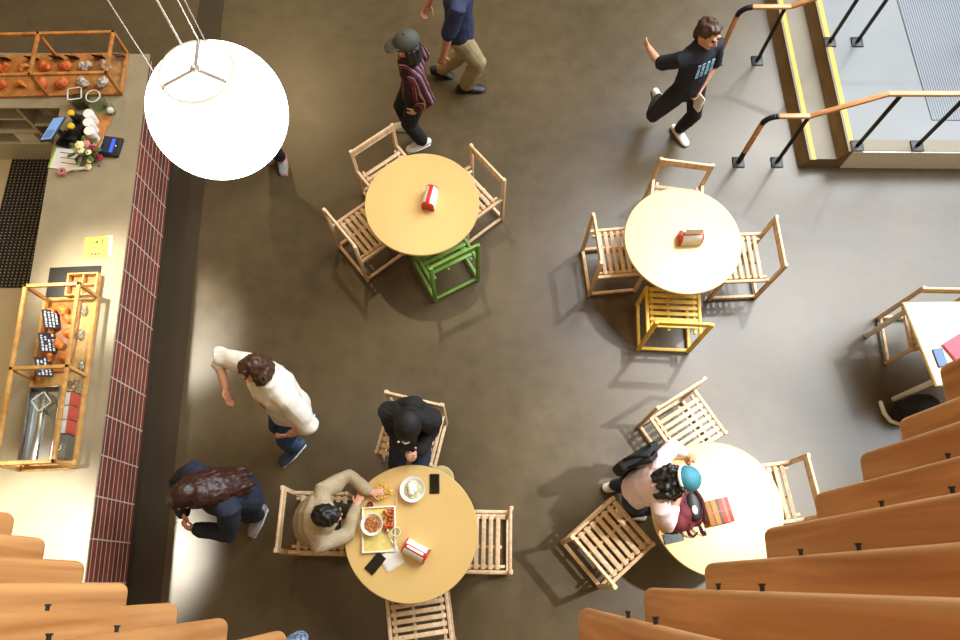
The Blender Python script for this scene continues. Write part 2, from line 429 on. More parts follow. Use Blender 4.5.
# ------------------------------------------------------------------ napkin dispensers
def dispenser(x,y,rz,label,tall,z=.75):
    t=empty('napkin_dispenser',(x,y,z),rz,label,'napkin dispenser','red napkin dispensers')
    L=.18;W=.115;H=.13
    prof=[(-W/2,0),(W/2,0)]+[(W/2*math.cos(R(a))**.8 if a<90 else -W/2*abs(math.cos(R(a)))**.8,H*.45+H*.55*math.sin(R(a))) for a in range(0,181,15)]
    for s in (-1,1):
        b=MB(); b.prism(prof,-.006,.006); b.xform(Matrix.Translation((s*L/2,0,0))@Matrix.Rotation(R(90),4,'Z')@Matrix.Rotation(R(90),4,'X'))
        b.build('end_panel',M_red,t)
        sp=MB()
        for a in range(0,80,10):
            p=lambda q:V((0,s*W/2*.97*math.cos(R(q))**.8,H*.45+H*.53*math.sin(R(q))))
            c=(p(a)+p(a+10))/2; d=p(a+10)-p(a)
            sp.box(c,(L-.01,.004,d.length*1.05),Matrix.Rotation(math.atan2(-d.y,d.z),3,'X'))
        sp.box((0,s*W/2*.97,H*.22),(L-.01,.004,H*.46))
        sp.build('side_panel',M_white,t)
    MB().box((0,0,.006),(L,W,.012),bev=.003).build('base',M_red,t)
    if tall: MB().box((0,.0,H*.66+tall/2),(L*.8,.022,H*.6+tall),bev=.006).build('napkins',M_paperw,t)
    MB().box((0,0,H*.985),(L,.036,.008),bev=.002).build('top_strip',M_red,t)
    return t
dispenser(-.45,3.26,R(78),'red and white napkin dispenser on the table with the green chair',0)
dispenser(1.86,2.87,R(2),'red napkin dispenser with a tall white napkin on the table with the yellow chair',.1)
dispenser(-.49,.225,R(-27),'red napkin dispenser with grey sides on the table laid with food',.012)
# printed carton on the right table
t=empty('snack_carton',(1.855,.515,.75),R(12),'red and yellow printed carton on the pale table beside the maroon backpack','carton')
MB().box((0,0,.04),(.2,.19,.08),bev=.006).build('carton_body',stripes_mat('carton_print',(1,0,0),.205,[(0,srgb(96,62,34)),(.06,srgb(190,52,40)),(.2,srgb(214,110,90)),(.3,srgb(186,44,38)),(.44,srgb(220,190,160)),(.47,srgb(186,44,38)),(.5,srgb(170,116,48)),(.7,srgb(120,80,36)),(.76,srgb(176,124,56)),(.94,srgb(96,62,34))],.5),t)
MB().box((0,0,.081),(.19,.004,.003)).build('lid_flap',M_red,t)

# ------------------------------------------------------------------ service counter
ct=empty('service_counter',CORG,CR,'long service counter faced with dark red brick tile','counter')
MB().box((-.02,1.6,.59),(.04,6.2,.68)).build('brick_face',M_brick,ct,sm=False)
MB().box((-.12,1.6,.125),(.1,6.1,.25)).build('toe_kick',M_strip,ct,sm=False)
MB().box((-.70,.75,.465),(.03,4.5,.93)).build('back_panel',M_cabinet,ct,sm=False)
MB().box((.001,1.6,.934),(.012,6.2,.012),bev=.002).build('metal_edge',M_chrome,ct)
# L-shaped worktop over counter and back cabinet
wt=MB()
P=[cw(.008,-1.5),cw(.008,4.73),(-5.3,4.74),(-5.3,4.115),(-3.862,4.115),cw(-.765,3.6),cw(-.765,-1.5)]
wt.prism([(p[0],p[1]) for p in P],.931,.952,.003)
tag(wt.build('worktop',M_top,sm=False),'pale concrete worktop running along the brick counter and round the corner','worktop')
# open back cabinet under the short arm of the worktop
cb=empty('back_cabinet',(-4.6,4.13,0),0,'open cream shelf cabinet under the pastry case','cabinet')
for nm,c,d in [('back_board',(.0,.57,.6),(1.46,.02,.62)),('base_panel',(0,.3,.15),(1.46,.56,.3)),('divider',(.29,.29,.61),(.03,.55,.62)),('side_panel',(.72,.29,.61),(.02,.55,.62)),('shelf_board',(-.22,.29,.72),(1.0,.55,.02)),('shelf_board',(.51,.29,.62),(.4,.55,.02)),('shelf_board',(-.22,.29,.5),(1.0,.55,.02))]:
    MB().box(c,d,bev=.002).build(nm,M_cabinet,cb,sm=False)
def smallbox(name,loc,d,mat,label,cat,rz=0,group=None,bev=.004):
    o=MB().box((0,0,d[2]/2),d,bev=bev).build(name,mat); o.location=loc; o.rotation_euler=(0,0,rz); return tag(o,label,cat,group)
smallbox('storage_box',(-4.5,4.26,.3),(.2,.2,.16),M_paperw,'white carton on the lowest shelf of the back cabinet','box')
smallbox('green_pack',(-4.78,4.24,.512),(.12,.14,.1),plain('leaf_green',srgb(86,138,50)),'green pack on the middle shelf of the back cabinet','packet',.3)
smallbox('dark_box',(-4.62,4.4,.512),(.2,.2,.14),M_black,'black box behind the green pack in the back cabinet','box')
o=MB().ell((0,0,.08),(.13,.1,.085)).ell((.05,.03,.13),(.06,.05,.05)).fused('paper_bag',plain('grey_sack',srgb(150,140,120),.8,var=.2,bump=.4),voxel=.008,bump=.01,bscale=14); o.location=(-4.1,4.3,.632); tag(o,'grey crumpled sack on the shelf behind the blue screen','bag')
smallbox('purple_pack',(-4.13,4.22,.3),(.1,.12,.09),plain('mauve_pack',srgb(168,120,160)),'mauve pack at the bottom of the cabinet by the tall divider','packet',.2)
# rubber mat with holes (real holes as a lattice of bars)
mt=MB(); x0,x1,y0,y1=-4.86,-4.3,2.72,4.2; n=14;mm=44
for i in range(n+1): mt.box((x0+(x1-x0)*i/n,(y0+y1)/2,.011),(.016,y1-y0+.02,.014))
for j in range(mm+1): mt.box(((x0+x1)/2,y0+(y1-y0)*j/mm,.0115),(x1-x0+.02,.0135,.015))
tag(mt.build('rubber_mat',plain('black_rubber',srgb(32,29,26),.7),sm=False),'black perforated rubber mat on the staff floor','mat')

# ------------------------------------------------------------------ display cases
def display_case(name,loc,rz,w,l,h,bars,label,M_case):
    """frame of oak bars, origin at the middle of the floor; w across x, l along y"""
    t=empty(name,loc,rz,label,'display case')
    X=w/2;Y=l/2;b=.028
    MB().box((0,0,.012),(w,l,.024),bev=.003).build('base_board',M_case,t)
    for sx in (-1,1):
        for sy in (-1,1):
            MB().bar((sx*(X-b/2),sy*(Y-b/2),.02),(sx*(X-b/2),sy*(Y-b/2),h),b,b,.003).build('corner_post',M_case,t)
    for sx in (-1,1): MB().bar((sx*(X-b/2),-Y,h-b/2),(sx*(X-b/2),Y,h-b/2),b,b,.003).build('top_bar',M_case,t); MB().bar((sx*(X-b/2),-Y,.03),(sx*(X-b/2),Y,.03),b,b,.003).build('bottom_bar',M_case,t)
    for sy in (-1,1): MB().bar((-X,sy*(Y-b/2),h-b/2),(X,sy*(Y-b/2),h-b/2),b,b,.003).build('top_bar',M_case,t)
    for ax,p in bars:
        if ax=='y':
            MB().bar((-X,p,h-b/2),(X,p,h-b/2),b,b,.003).build('cross_bar',M_case,t)
            for sx in (-1,1): MB().bar((sx*(X-b/2),p,.02),(sx*(X-b/2),p,h),b,b,.003).build('mid_post',M_case,t)
        else:
            MB().bar((p,-Y,h-b/2),(p,Y,h-b/2),b,b,.003).build('cross_bar',M_case,t)
            for sy in (-1,1): MB().bar((p,sy*(Y-b/2),.02),(p,sy*(Y-b/2),h),b,b,.003).build('mid_post',M_case,t)
    MB().box((X-b/2,0,h/2),(.004,l-.03,h-.03)).build('glass_pane',M_glass,t,sm=False)
    return t
LC=(-3.365,1.525,.953)
display_case('display_case',LC,CR,.45,1.43,.33,[('y',.02)],'oak framed display case with bread and price cards, on the long counter',M_oak)
UC=(-4.19,4.46,.953)
display_case('display_case',UC,R(1.5),1.76,.47,.32,[('x',.19)],'oak framed pastry case standing over the open back cabinet',M_case)
LM=Matrix.Translation(LC)@Matrix.Rotation(CR,4,'Z')
UM=Matrix.Translation(UC)@Matrix.Rotation(R(1.5),4,'Z')
ZB=.025
# lower case: bread tray, loaves, cards, wrapped snacks
o=MB().box((0,0,.011),(.3,.62,.022),bev=.01).build('bread_tray',wood('tray_wood',srgb(150,86,36),srgb(186,118,56),(14,14,3))); o.matrix_world=LM@Matrix.Translation((-.055,.37,ZB)); tag(o,'brown wooden tray under the bread in the counter case','tray')
M_bread=blotch_mat('golden_crust',[srgb(150,70,20),srgb(206,120,46),srgb(232,166,84)],14,.5)
def pastry(m,x,y,z,kind,label,group):
    b=MB()
    if kind==0: b.loft([(-.05,-.012,.022),(-.025,.01,.028),(.0,.016,.032),(.025,.01,.028),(.05,-.012,.022)],[(.014,.014),(.024,.022),(.03,.026),(.024,.022),(.014,.014)],(0,0,1))
    elif kind==1: b.ell((0,0,.028),(.055,.042,.03)).ell((.012,.01,.045),(.03,.022,.014))
    else: b.ell((0,0,.02),(.05,.035,.022)).ell((-.02,.02,.03),(.03,.03,.02)).ell((.025,-.005,.032),(.025,.03,.02))
    o=b.fused('pastry',M_bread if kind<3 else M_white,voxel=.006,it=2,bump=.006,bscale=38); o.matrix_world=m@Matrix.Translation((x,y,z))@Matrix.Rotation(random.uniform(-1,1),4,'Z')
    return tag(o,label,'pastry',group)
for i,(x,y) in enumerate([(-.13,.56),(-.03,.58),(.04,.5),(-.12,.44),(.05,.38),(-.02,.28),(-.1,.2),(.05,.17)]):
    pastry(LM,x,y,ZB+.022,i%3,'golden bread bun on the brown tray in the counter case, around the price cards','bread buns in the counter case')
M_card=plain('chalkboard',srgb(28,34,44),.6); M_chalk=plain('chalk_white',srgb(220,222,226),.8)
def price_card(m,x,y,z,rz,w,h,lean,label,lines,group):
    t=empty('price_card',(0,0,0),0,label,'price card',group); t.matrix_world=m@Matrix.Translation((x,y,z))@Matrix.Rotation(rz,4,'Z')@Matrix.Rotation(-lean,4,'X')
    MB().box((0,0,h/2),(w,.006,h),bev=.002).build('card_board',M_card,t)
    MB().box((0,.02,.006),(w*.5,.04,.012),bev=.002).build('card_foot',M_case,t)
    st=MB()
    for k in range(lines):
        zz=h*(1-(k+.8)/(lines+.6)); xx=-w*.42
        while xx<w*.36:
            l=random.uniform(.008,.03)
            if random.random()<.85: st.box((xx+l/2,-.0036,zz+random.uniform(-.002,.002)),(l,.001,h*.30/lines*1.5))
            xx+=l+.008
    if lines: st.build('chalk_print',M_chalk,t,sm=False)
    return t
for i,(y,lab) in enumerate([(.50,'black chalk price card nearest the rubber mat in the counter case'),(.30,'black chalk price card, the middle one of three in the counter case'),(.10,'black chalk price card nearest the glass jar in the counter case')]):
    price_card(LM,-.055,y,ZB+.03,R(105),.17,.13,R(38),lab,4,'price cards in the counter case')
M_foil=plain('silver_foil',srgb(170,165,155),.3,.7,var=.3)
for i,(x,y,lab) in enumerate([(.13,.57,'small foil wrapped snack by the glass, nearest the wooden crate'),(.13,.36,'small foil wrapped snack by the glass, beside the middle price card'),(.17,.10,'small foil wrapped snack by the glass, next to the patterned packet')]):
    o=MB().ell((0,0,.02),(.024,.04,.02)).box((0,.035,.03),(.02,.05,.006),Matrix.Rotation(.4,3,'X')).fused('wrapped_snack',M_foil,voxel=.004,bump=.006,bscale=60)
    o.matrix_world=LM@Matrix.Translation((x,y,ZB)); tag(o,lab,'snack','foil snacks in the counter case')
# lower bay: steel pan, glass cube, packets, grey box
t=empty('steel_pan',(0,0,0),0,'long shallow steel pan in the lower bay of the counter case','pan'); t.matrix_world=LM@Matrix.Translation((-.06,-.37,ZB))
MB().box((0,0,.004),(.24,.58,.008)).build('pan_floor',M_steel,t)
for s in (-1,1):
    MB().box((s*.12,0,.04),(.02,.6,.08),bev=.004).build('pan_side',M_steel,t); MB().box((0,s*.295,.04),(.24,.012,.08),bev=.003).build('pan_end',M_steel,t)
MB().box((-.04,0,.02),(.05,.54,.024),bev=.003).build('pan_divider',M_steel,t)
t=empty('glass_cube',(0,0,0),0,'square open glass holder standing in the steel pan','glass holder'); t.matrix_world=LM@Matrix.Translation((-.03,-.21,ZB+.01))@Matrix.Rotation(R(38),4,'Z')
for k in range(4):
    a=R(90*k); MB().box((.055*math.cos(a),.055*math.sin(a),.07),(.006,.115,.14),Matrix.Rotation(a,3,'Z')).build('glass_wall',M_jar,t,sm=False)
rim=MB()
for k in range(4):
    a=R(90*k); rim.box((.055*math.cos(a),.055*math.sin(a),.141),(.009,.12,.005),Matrix.Rotation(a,3,'Z'))
rim.build('bright_rim',M_white,t)
smallbox('patterned_packet',LM@V((.165,-.085,ZB)),(.07,.1,.14),blotch_mat('brown_print',[srgb(60,34,20),srgb(190,150,90),srgb(90,40,24),srgb(220,200,160)],60,.6,'vor'),'brown patterned packet by the glass in the lower bay','packet',CR)
M_pk=stripes_mat('red_white_pack',(1,0,0),.12,[(0,srgb(232,226,230)),(.12,srgb(205,60,44)),(.36,srgb(232,226,230))],.5)
for i,(y,lab) in enumerate([(-.19,'white and red packet beside the brown patterned packet'),(-.30,'white and red packet in the middle of its row of three'),(-.41,'white and red packet beside the grey box')]):
    smallbox('tea_packet',LM@V((.16,y,ZB)),(.075,.1,.13),M_pk,lab,'packet',CR,'white and red packets by the glass')
t=empty('grey_box',(0,0,0),0,'grey box with a white U mark in the corner of the counter case','box'); t.matrix_world=LM@Matrix.Translation((.15,-.565,ZB))
MB().box((0,0,.07),(.1,.17,.14),bev=.004).build('box_body',plain('grey_card',srgb(98,92,80),.6),t)
def text_mesh(txt,size,mat,name,parent,ext=.0006):
    cu=bpy.data.curves.new('t','FONT'); cu.body=txt; cu.size=size; cu.extrude=ext; cu.align_x='CENTER'; cu.align_y='CENTER'
    o=bpy.data.objects.new('t',cu); COL.objects.link(o); dg=bpy.context.evaluated_depsgraph_get(); dg.update()
    me=bpy.data.meshes.new_from_object(o.evaluated_get(dg)); bpy.data.objects.remove(o); bpy.data.curves.remove(cu)
    me.name=name; me.materials.clear(); me.materials.append(mat)
    o=bpy.data.objects.new(name,me); link(o,parent); return o
u=text_mesh('U',.06,M_paperw,'letter_mark',t); u.location=(0,-.01,.1412); u.rotation_euler=(0,0,0)
rg=MB()
for k in range(28):
    a=2*math.pi*k/28;b=2*math.pi*(k+1)/28
    rg.bar((.041*math.cos(a),-.01+.041*math.sin(a),.141),(.041*math.cos(b),-.01+.041*math.sin(b),.141),.004,.003)
rg.build('ring_mark',plain('faint_ring',srgb(140,134,122)),t)
# upper case: two rows of pastries and price cards behind
M_crois=blotch_mat('croissant_orange',[srgb(140,52,14),srgb(206,96,36),srgb(226,140,70)],16,.5)
M_choc=blotch_mat('iced_choc',[srgb(60,34,24),srgb(226,216,200),srgb(120,80,60),srgb(236,228,214)],34,.6)
for r_,yy in enumerate((.06,-.13)):
    for i,x in enumerate((-.78,-.6,-.42,-.24,-.06,.14,.33,.52,.70)):
        k=i%2
        lab=('orange glazed pastry in the back row of the pastry case' if r_==0 else 'orange glazed pastry in the front row of the pastry case')
        if i>=7: lab=('iced chocolate pastry in the back row of the pastry case' if r_==0 else 'iced chocolate pastry in the front row of the pastry case')
        if i==4: lab=('pale twisted pastry in the back row of the pastry case' if r_==0 else 'pale twisted pastry in the front row of the pastry case')
        o=pastry(UM,x,yy,ZB,0 if i==4 else (2 if k else 1),lab,lab.replace('pastry in','pastries in',1))
        o.data.materials[0]=M_choc if i>=7 else (M_bread if i==4 else M_crois)
        if i!=4: o.scale=(1.25,1.2,1.25)
for i,x in enumerate((-.78,-.52,-.26,-.0,.23,.38,.62,.82)):
    price_card(UM,x,.175,ZB,R(-8),.11,.075,R(-20),'small black price card behind the pastries in the pastry case',0,'price cards in the pastry case')

# ------------------------------------------------------------------ things on the worktop
ZT=.953
def pot(name,loc,prof,mat,label,cat,group=None,n=32):
    o=MB().lathe(prof,n=n).build(name,mat); o.location=loc; return tag(o,label,cat,group)
t=empty('glass_jar',(-3.655,4.15,ZT),R(10),'square glass jar with dark contents below the pastry case','jar')
for k in range(4):
    a=R(90*k); MB().box((.06*math.cos(a),.06*math.sin(a),.08),(.006,.125,.16),Matrix.Rotation(a,3,'Z')).build('jar_wall',M_jar,t,sm=False)
MB().box((0,0,.05),(.105,.105,.09)).build('coffee_beans',blotch_mat('beans',[srgb(30,24,18),srgb(70,60,44)],90,.6,'vor'),t)
rim=MB()
for k in range(4):
    a=R(90*k); rim.box((.06*math.cos(a),.06*math.sin(a),.161),(.01,.13,.006),Matrix.Rotation(a,3,'Z'))
rim.build('jar_rim',M_white,t)
t=empty('glass_jar',(-3.49,4.13,ZT),0,'round empty glass jar right of the square jar','jar')
MB().lathe([(0,0),(.065,0),(.07,.01),(.07,.13),(.06,.15),(.056,.15),(.065,.128),(.065,.012),(0,.008)]).build('jar_body',M_jar,t)
MB().lathe([(.058,.148),(.066,.148),(.066,.156),(.058,.156),(.058,.148)]).build('jar_rim',M_white,t)
t=empty('glass_tumbler',(-3.375,4.06,ZT),0,'small glass tumbler with pale contents at the counter corner','glass')
MB().lathe([(0,0),(.04,0),(.046,.09),(.042,.09),(.037,.006),(0,.006)]).build('tumbler_body',M_jar,t)
MB().ell((0,0,.035),(.032,.032,.025)).build('sugar',M_paperw,t)
# point of sale screen
t=empty('order_screen',(-3.76,3.78,ZT),R(-108),'tilted order screen with a light blue display, facing the staff side','screen')
rot=Matrix.Rotation(R(-60),3,'X')
c=V((0,-.03,.14))
MB().box(c,(.26,.018,.2),rot,.004).build('screen_shell',M_black,t)
MB().box(c+rot@V((0,-.0105,0)),(.235,.003,.175),rot).build('display_panel',emit('blue_display',srgb(120,168,226),.5),t,sm=False)
ln=MB()
for k in range(5): ln.box(c+rot@V((.06,-.0125,.06-.028*k)),(.09,.0015,.008),rot)
ln.build('display_text',M_black,t,sm=False)
MB().bar((0,.03,.0),(0,.02,.16),.05,.03,.004).box((0,.03,.008),(.16,.14,.016),bev=.004).build('screen_stand',M_black,t)
t=smallbox('receipt_printer',(-3.635,3.86,ZT),(.11,.26,.075),M_black,'low black printer between the order screen and the paper cups','printer',R(-12))
M_yel=plain('yellow_lid',srgb(232,186,40),.4)
for (x,y,lab) in ((-3.63,3.925,'yellow capped bottle nearer the glass jars'),(-3.605,3.79,'yellow capped bottle nearer the flowers')):
    t=empty('sauce_bottle',(x,y,ZT+.076),0,lab,'bottle','yellow capped bottles')
    MB().lathe([(0,0),(.03,0),(.032,.01),(.032,.085),(.022,.1),(0,.1)]).build('bottle_body',M_black,t)
    MB().lathe([(0,.1),(.027,.1),(.028,.105),(.028,.122),(.022,.126),(0,.126)]).build('bottle_cap',M_yel,t)
tb=smallbox('cup_tray',(-3.475,3.86,ZT),(.16,.34,.016),M_case,'small wooden tray under the white paper cups','tray',R(-14))
for (x,y,lab) in ((-3.50,3.945,'stack of white paper cups nearest the glass jars'),(-3.485,3.855,'stack of white paper cups, middle one of three'),(-3.46,3.765,'stack of white paper cups nearest the flowers')):
    pot('paper_cup_stack',(x,y,ZT+.017),[(0,0),(.032,0),(.043,.1),(.044,.104),(.043,.112),(.044,.118),(.043,.126),(.044,.132),(.046,.136),(.044,.14),(.0,.142)],M_paperw,lab,'cups','white paper cup stacks')
t=empty('card_terminal',(-3.31,3.685,ZT),R(-6),'black card terminal with a blue screen at the counter corner','card terminal')
MB().box((0,0,.02),(.17,.19,.04),Matrix.Rotation(R(4),3,'Y'),.008).build('terminal_body',M_black,t)
MB().box((.0,.0,.0425),(.12,.15,.003),Matrix.Rotation(R(4),3,'Y')).build('terminal_screen',emit('navy_display',srgb(20,30,60),.2),t,sm=False)
MB().box((.018,0,.0445),(.03,.14,.002),Matrix.Rotation(R(4),3,'Y')).build('screen_band',emit('bright_blue',srgb(50,92,220),.5),t,sm=False)
ln=MB()
for k in range(4): ln.box((-.02,.045-.03*k,.0445),(.03,.018,.0016),Matrix.Rotation(R(4),3,'Y'))
ln.box((.05,.0,.0445),(.012,.012,.0016))
ln.build('screen_text',M_paperw,t,sm=False)
smallbox('paper_pad',(-3.4,3.72,ZT),(.1,.16,.006),M_paperw,'white paper slips beside the card terminal','paper',R(-10),bev=.001)
# menu sheet and tape roll
t=empty('menu_board',(-3.70,3.565,ZT),R(-8),'white menu sheet with a green edge by the flowers','menu')
MB().box((0,0,.005),(.27,.21,.01),bev=.002).build('menu_sheet',M_paperw,t)
MB().box((-.128,0,.011),(.015,.21,.003)).build('green_edge',plain('menu_green',srgb(150,180,60)),t)
ln=MB()
for k in range(3): ln.box((-.0+.02*k,.06-.05*k,.0106),(.15,.008,.001))
ln.build('menu_text',plain('ink_grey',srgb(110,104,96)),t,sm=False)
t=empty('tape_roller',(-3.70,3.425,ZT),R(14),'white handled tape roller with a pink roll in front of the menu sheet','tape roller')
MB().lathe([(.014,-.02),(.035,-.02),(.035,.02),(.014,.02),(.014,-.02)]).xform(Matrix.Translation((0,0,.022))).build('roll',plain('pink_roll',srgb(196,120,120)),t)
MB().loft([(.03,.0,.02),(.09,.012,.025),(.15,.0,.022),(.19,-.004,.02)],[(.01,.012),(.016,.014),(.016,.013),(.012,.012)],(0,1,0)).build('handle',M_white,t)
# flowers
fl=empty('flower_vase',(-3.475,3.575,ZT),0,'small bunch of pink, cream and green flowers in a glass','flowers')
MB().lathe([(0,0),(.045,0),(.05,.1),(.046,.1),(.04,.008),(0,.006)]).build('vase',M_jar,fl)
cols=[plain('cream_petal',srgb(238,226,170),.6),plain('crimson_petal',srgb(150,26,46),.6),plain('pink_petal',srgb(204,120,130),.6),plain('pale_green_petal',srgb(190,214,140),.6),plain('plum_petal',srgb(96,36,84),.6)]
for k in range(26):
    a=2.4*k; r=.022*math.sqrt(k); z=.2-.5*r*r/.02
    b=MB(); p=V((r*math.cos(a),r*math.sin(a),z))
    rr=random.uniform(.02,.032)
    for j in range(6):
        q=p+V((rr*.6*math.cos(j*1.05),rr*.6*math.sin(j*1.05),0)); b.ell(q,(rr*.55,rr*.55,rr*.4),sub=2)
    b.ell(p+V((0,0,rr*.25)),(rr*.5,rr*.5,rr*.45),sub=2)
    b.build('flower_head',cols[(k*7)%5 if k>3 else (0,3,0,2)[k]],fl)
lf=MB()
for k in range(14):
    a=k*.9; lf.ell((.1*math.cos(a),.1*math.sin(a),.13),(.035,.016,.006),Matrix.Rotation(a,3,'Z'),sub=2)
for k in range(8):
    a=k*.8; lf.bar((.02*math.cos(a),.02*math.sin(a),.01),(.06*math.cos(a),.06*math.sin(a),.17),.005,.005)
fl.scale=(1.15,1.15,1.1)
lf.build('leaves',plain('leaf_dark',srgb(70,96,40),.6),fl)
# yellow note
t=empty('paper_note',(-3.285,2.70,ZT),R(4),'yellow paper note with small drawings taped flat on the worktop','note')
MB().box((0,0,.0012),(.21,.2,.002)).build('note_sheet',plain('yellow_note',srgb(200,188,80),.7,var=.05),t,sm=False)
MB().box((.095,.01,.0006),(.07,.19,.001)).build('clear_tape',plain('tape_white',srgb(236,230,206),.4),t,sm=False)
ln=MB()
for (x,y,w,h) in [(.0,.05,.024,.02),(.045,.05,.01,.05),(-.03,-.06,.02,.016),(.0,-.065,.02,.022),(.03,-.06,.018,.014),(.06,-.03,.02,.01),(-.02,0,.02,.008)]: ln.box((x,y,.0026),(w,h,.001))
ln.build('note_marks',plain('ink_olive',srgb(70,62,24)),t,sm=False)
o=smallbox('slate_board',(-3.42,2.385,ZT),(.43,.27,.008),plain('slate',srgb(34,31,27),.5,var=.2),'black slate board lying under the wooden crate','board',CR,bev=.002)
t=empty('wooden_crate',(-3.31,2.335,ZT+.0085),CR,'small open wooden crate on the black slate','crate')
for s in (-1,1):
    MB().box((s*.12,0,.035),(.016,.2,.07),bev=.002).build('crate_side',M_oak,t); MB().box((0,s*.094,.035),(.235,.014,.07),bev=.002).build('crate_end',M_oak,t)
MB().box((0,0,.006),(.23,.19,.01)).build('crate_floor',M_case,t)
MB().box((0,0,.03),(.012,.18,.055)).box((0,0,.03),(.22,.01,.05)).build('crate_divider',M_oak,t)

# ------------------------------------------------------------------ pendant lamp
LP=V((-1.140,1.935,3.98)); LR=.296
lamp=empty('pendant_lamp',LP,0,'large glowing white globe lamp hanging on thin cables','lamp')
prof=[(0,-LR)]
for a in range(-80,56,5): prof.append((LR*math.cos(R(a)),LR*math.sin(R(a))*.97))
prof.append((0,LR*math.sin(R(55))*.97))
M_globe=emit('globe_glow',(1,.97,.9,1),7)
MB().lathe(prof,n=72).build('globe',M_globe,lamp,ang=70)
rt=LR*.5; zt=LR*.80
MB().lathe([(0,zt),(rt,zt),(rt,zt+.03),(0,zt+.03)],n=64).build('neck',M_globe,lamp)
MB().lathe([(rt-.002,zt+.025),(rt+.005,zt+.025),(rt+.005,zt+.036),(rt-.005,zt+.036),(rt-.002,zt+.025)],n=64).build('neck_rim',plain('rim_cream',srgb(230,226,206)),lamp)
zz=zt+.043
ends=[(rt*.97*math.cos(R(a)),rt*.97*math.sin(R(a))) for a in (92,215,335)]
for e in ends:
    MB().bar((0,0,zz),(e[0],e[1],zz),.018,.012,.003).build('spoke',M_chrome,lamp)
    MB().cyl((e[0],e[1],zz),(e[0],e[1],4.9),.0022,n=8).build('cable',M_white,lamp)
MB().cyl((0,0,zz-.012),(0,0,zz+.01),.02).build('hub',M_chrome,lamp)
MB().cyl((0,0,zz),(0,0,4.9),.0042,n=10).build('power_cord',M_white,lamp)

# ------------------------------------------------------------------ hanging slat screen
TIPS=[(-1.658,.208,-1),(-1.531,.123,-1),(-1.38,.046,-1),(-1.216,-.026,-1),(-1.038,-.09,-1),(-.861,-.138,-1),(-.66,-.178,-1),(-.487,-.232,0),(-.28,-.27,0),(-.07,-.27,0),(.132,-.215,0),(.342,-.106,1),(.569,-.042,1),(.784,.039,1),(1.008,.157,1),(1.203,.278,1),(1.389,.42,1),(1.559,.549,1),(1.75,.753,1),(1.92,.95,1)]
scr=empty('slat_screen',(0,-.3,4.0),0,'curved screen of orange wooden slats hanging along the balcony edge','slat screen')
TH=.062; DP=.21; ZTOP=6.15
for i,(x,y,s) in enumerate(TIPS):
    cx=x+s*TH/2-.012*s; y1=y+.024; cy=y1-DP/2
    b=MB()
    nseg=10; poly=[]
    for k in range(nseg+1):
        a=R(180*k/nseg); poly.append((TH/2*math.cos(a),DP/2-TH*.5+TH*.5*math.sin(a)))
    for k in range(nseg+1):
        a=R(180+180*k/nseg); poly.append((TH/2*math.cos(a),-DP/2+TH*.5+TH*.5*math.sin(a)))
    zb=4.0+random.uniform(-.006,.006)
    rings=[]
    for zz_,kk in ((0,.45),(.006,.72),(.016,.9),(.03,.98),(.045,1),(ZTOP-zb,1)):
        kx=kk; off=(1-kk)*TH/2
        rings.append([b.bm.verts.new((cx+p[0]*kx,cy+.3+math.copysign(max(0,abs(p[1])-off),p[1]),zb-4+zz_)) for p in poly])
    nn_=len(poly)
    for q0,q1 in zip(rings,rings[1:]):
        for k in range(nn_): b.bm.faces.new((q0[k],q0[(k+1)%nn_],q1[(k+1)%nn_],q1[k]))
    b.bm.faces.new(rings[0][::-1]); b.bm.faces.new(rings[-1])
    sl=b.build('slat',M_slatw,scr,ang=50)
    for zb in (4.78,5.08):
        MB().cyl((cx,y1+.3-.012,zb-4),(cx,y1+.3+.012,zb-4),.005,n=10).cyl((cx,y1+.3+.011,zb-4),(cx,y1+.3+.015,zb-4),.0075,n=6).build('bolt',M_black,sl)
rl=MB()
for a,b in zip(TIPS,TIPS[1:]): rl.bar((a[0],a[1]+.11,ZTOP-4),(b[0],b[1]+.11,ZTOP-4),.05,.05)
rl.build('carrier_rail',M_blackmetal,scr)

# ------------------------------------------------------------------ things on the tables
ZT3=.7505
def put(o,loc,rz=0): o.location=loc; o.rotation_euler=(0,0,rz); return o
M_crock=plain('white_crockery',srgb(238,236,230),.25,var=.02)
tr=empty('food_tray',(-.785,.385,ZT3),R(3),'cream food tray with a paper liner in front of the child in beige','tray')
MB().box((0,0,.006),(.25,.33,.01),bev=.004).build('tray_floor',plain('tray_liner',srgb(226,206,120),.6,var=.12,scale=30),tr)
for s in (-1,1):
    MB().box((s*.125,0,.014),(.012,.345,.024),bev=.004).build('tray_rim',M_crock,tr); MB().box((0,s*.167,.014),(.25,.012,.024),bev=.004).build('tray_rim',M_crock,tr)
def bowl(name,loc,r,h,label,food,foodname,mound):
    t=empty(name,loc,0,label,'bowl')
    MB().lathe([(0,0),(r*.55,0),(r*.6,.006),(r*.95,h),(r,h+.003),(r*.92,h+.002),(r*.55,.014),(0,.012)],n=48).build('bowl_body',M_crock,t)
    b=MB()
    b.ell((0,0,h*.55),(r*.76,r*.76,h*.3))
    for k in range(16):
        a=k*2.4;q=r*.16*math.sqrt(k); b.ell((q*math.cos(a),q*math.sin(a),h*.7),(r*.16,r*.12,h*.22*mound),sub=2)
    b.build(foodname,food,t)
    return t
bowl('soup_bowl',(-.835,.42,ZT3+.012),.086,.05,'white bowl of brown stew on the food tray',blotch_mat('stew',[srgb(110,58,22),srgb(176,108,50),srgb(206,150,90)],40,.4),'stew',1)
b2=bowl('salad_bowl',(-.53,.685,ZT3),.1,.05,'white bowl with a pale soup and rice, beyond the food tray',blotch_mat('soup',[srgb(206,200,160),srgb(190,184,130),srgb(232,230,214)],18,.35),'soup',.4)
rb=MB()
for k in range(9): rb.ell((.0+random.uniform(-.02,.025),.0+random.uniform(-.045,.04),.047),(.024,.026,.014),sub=2)
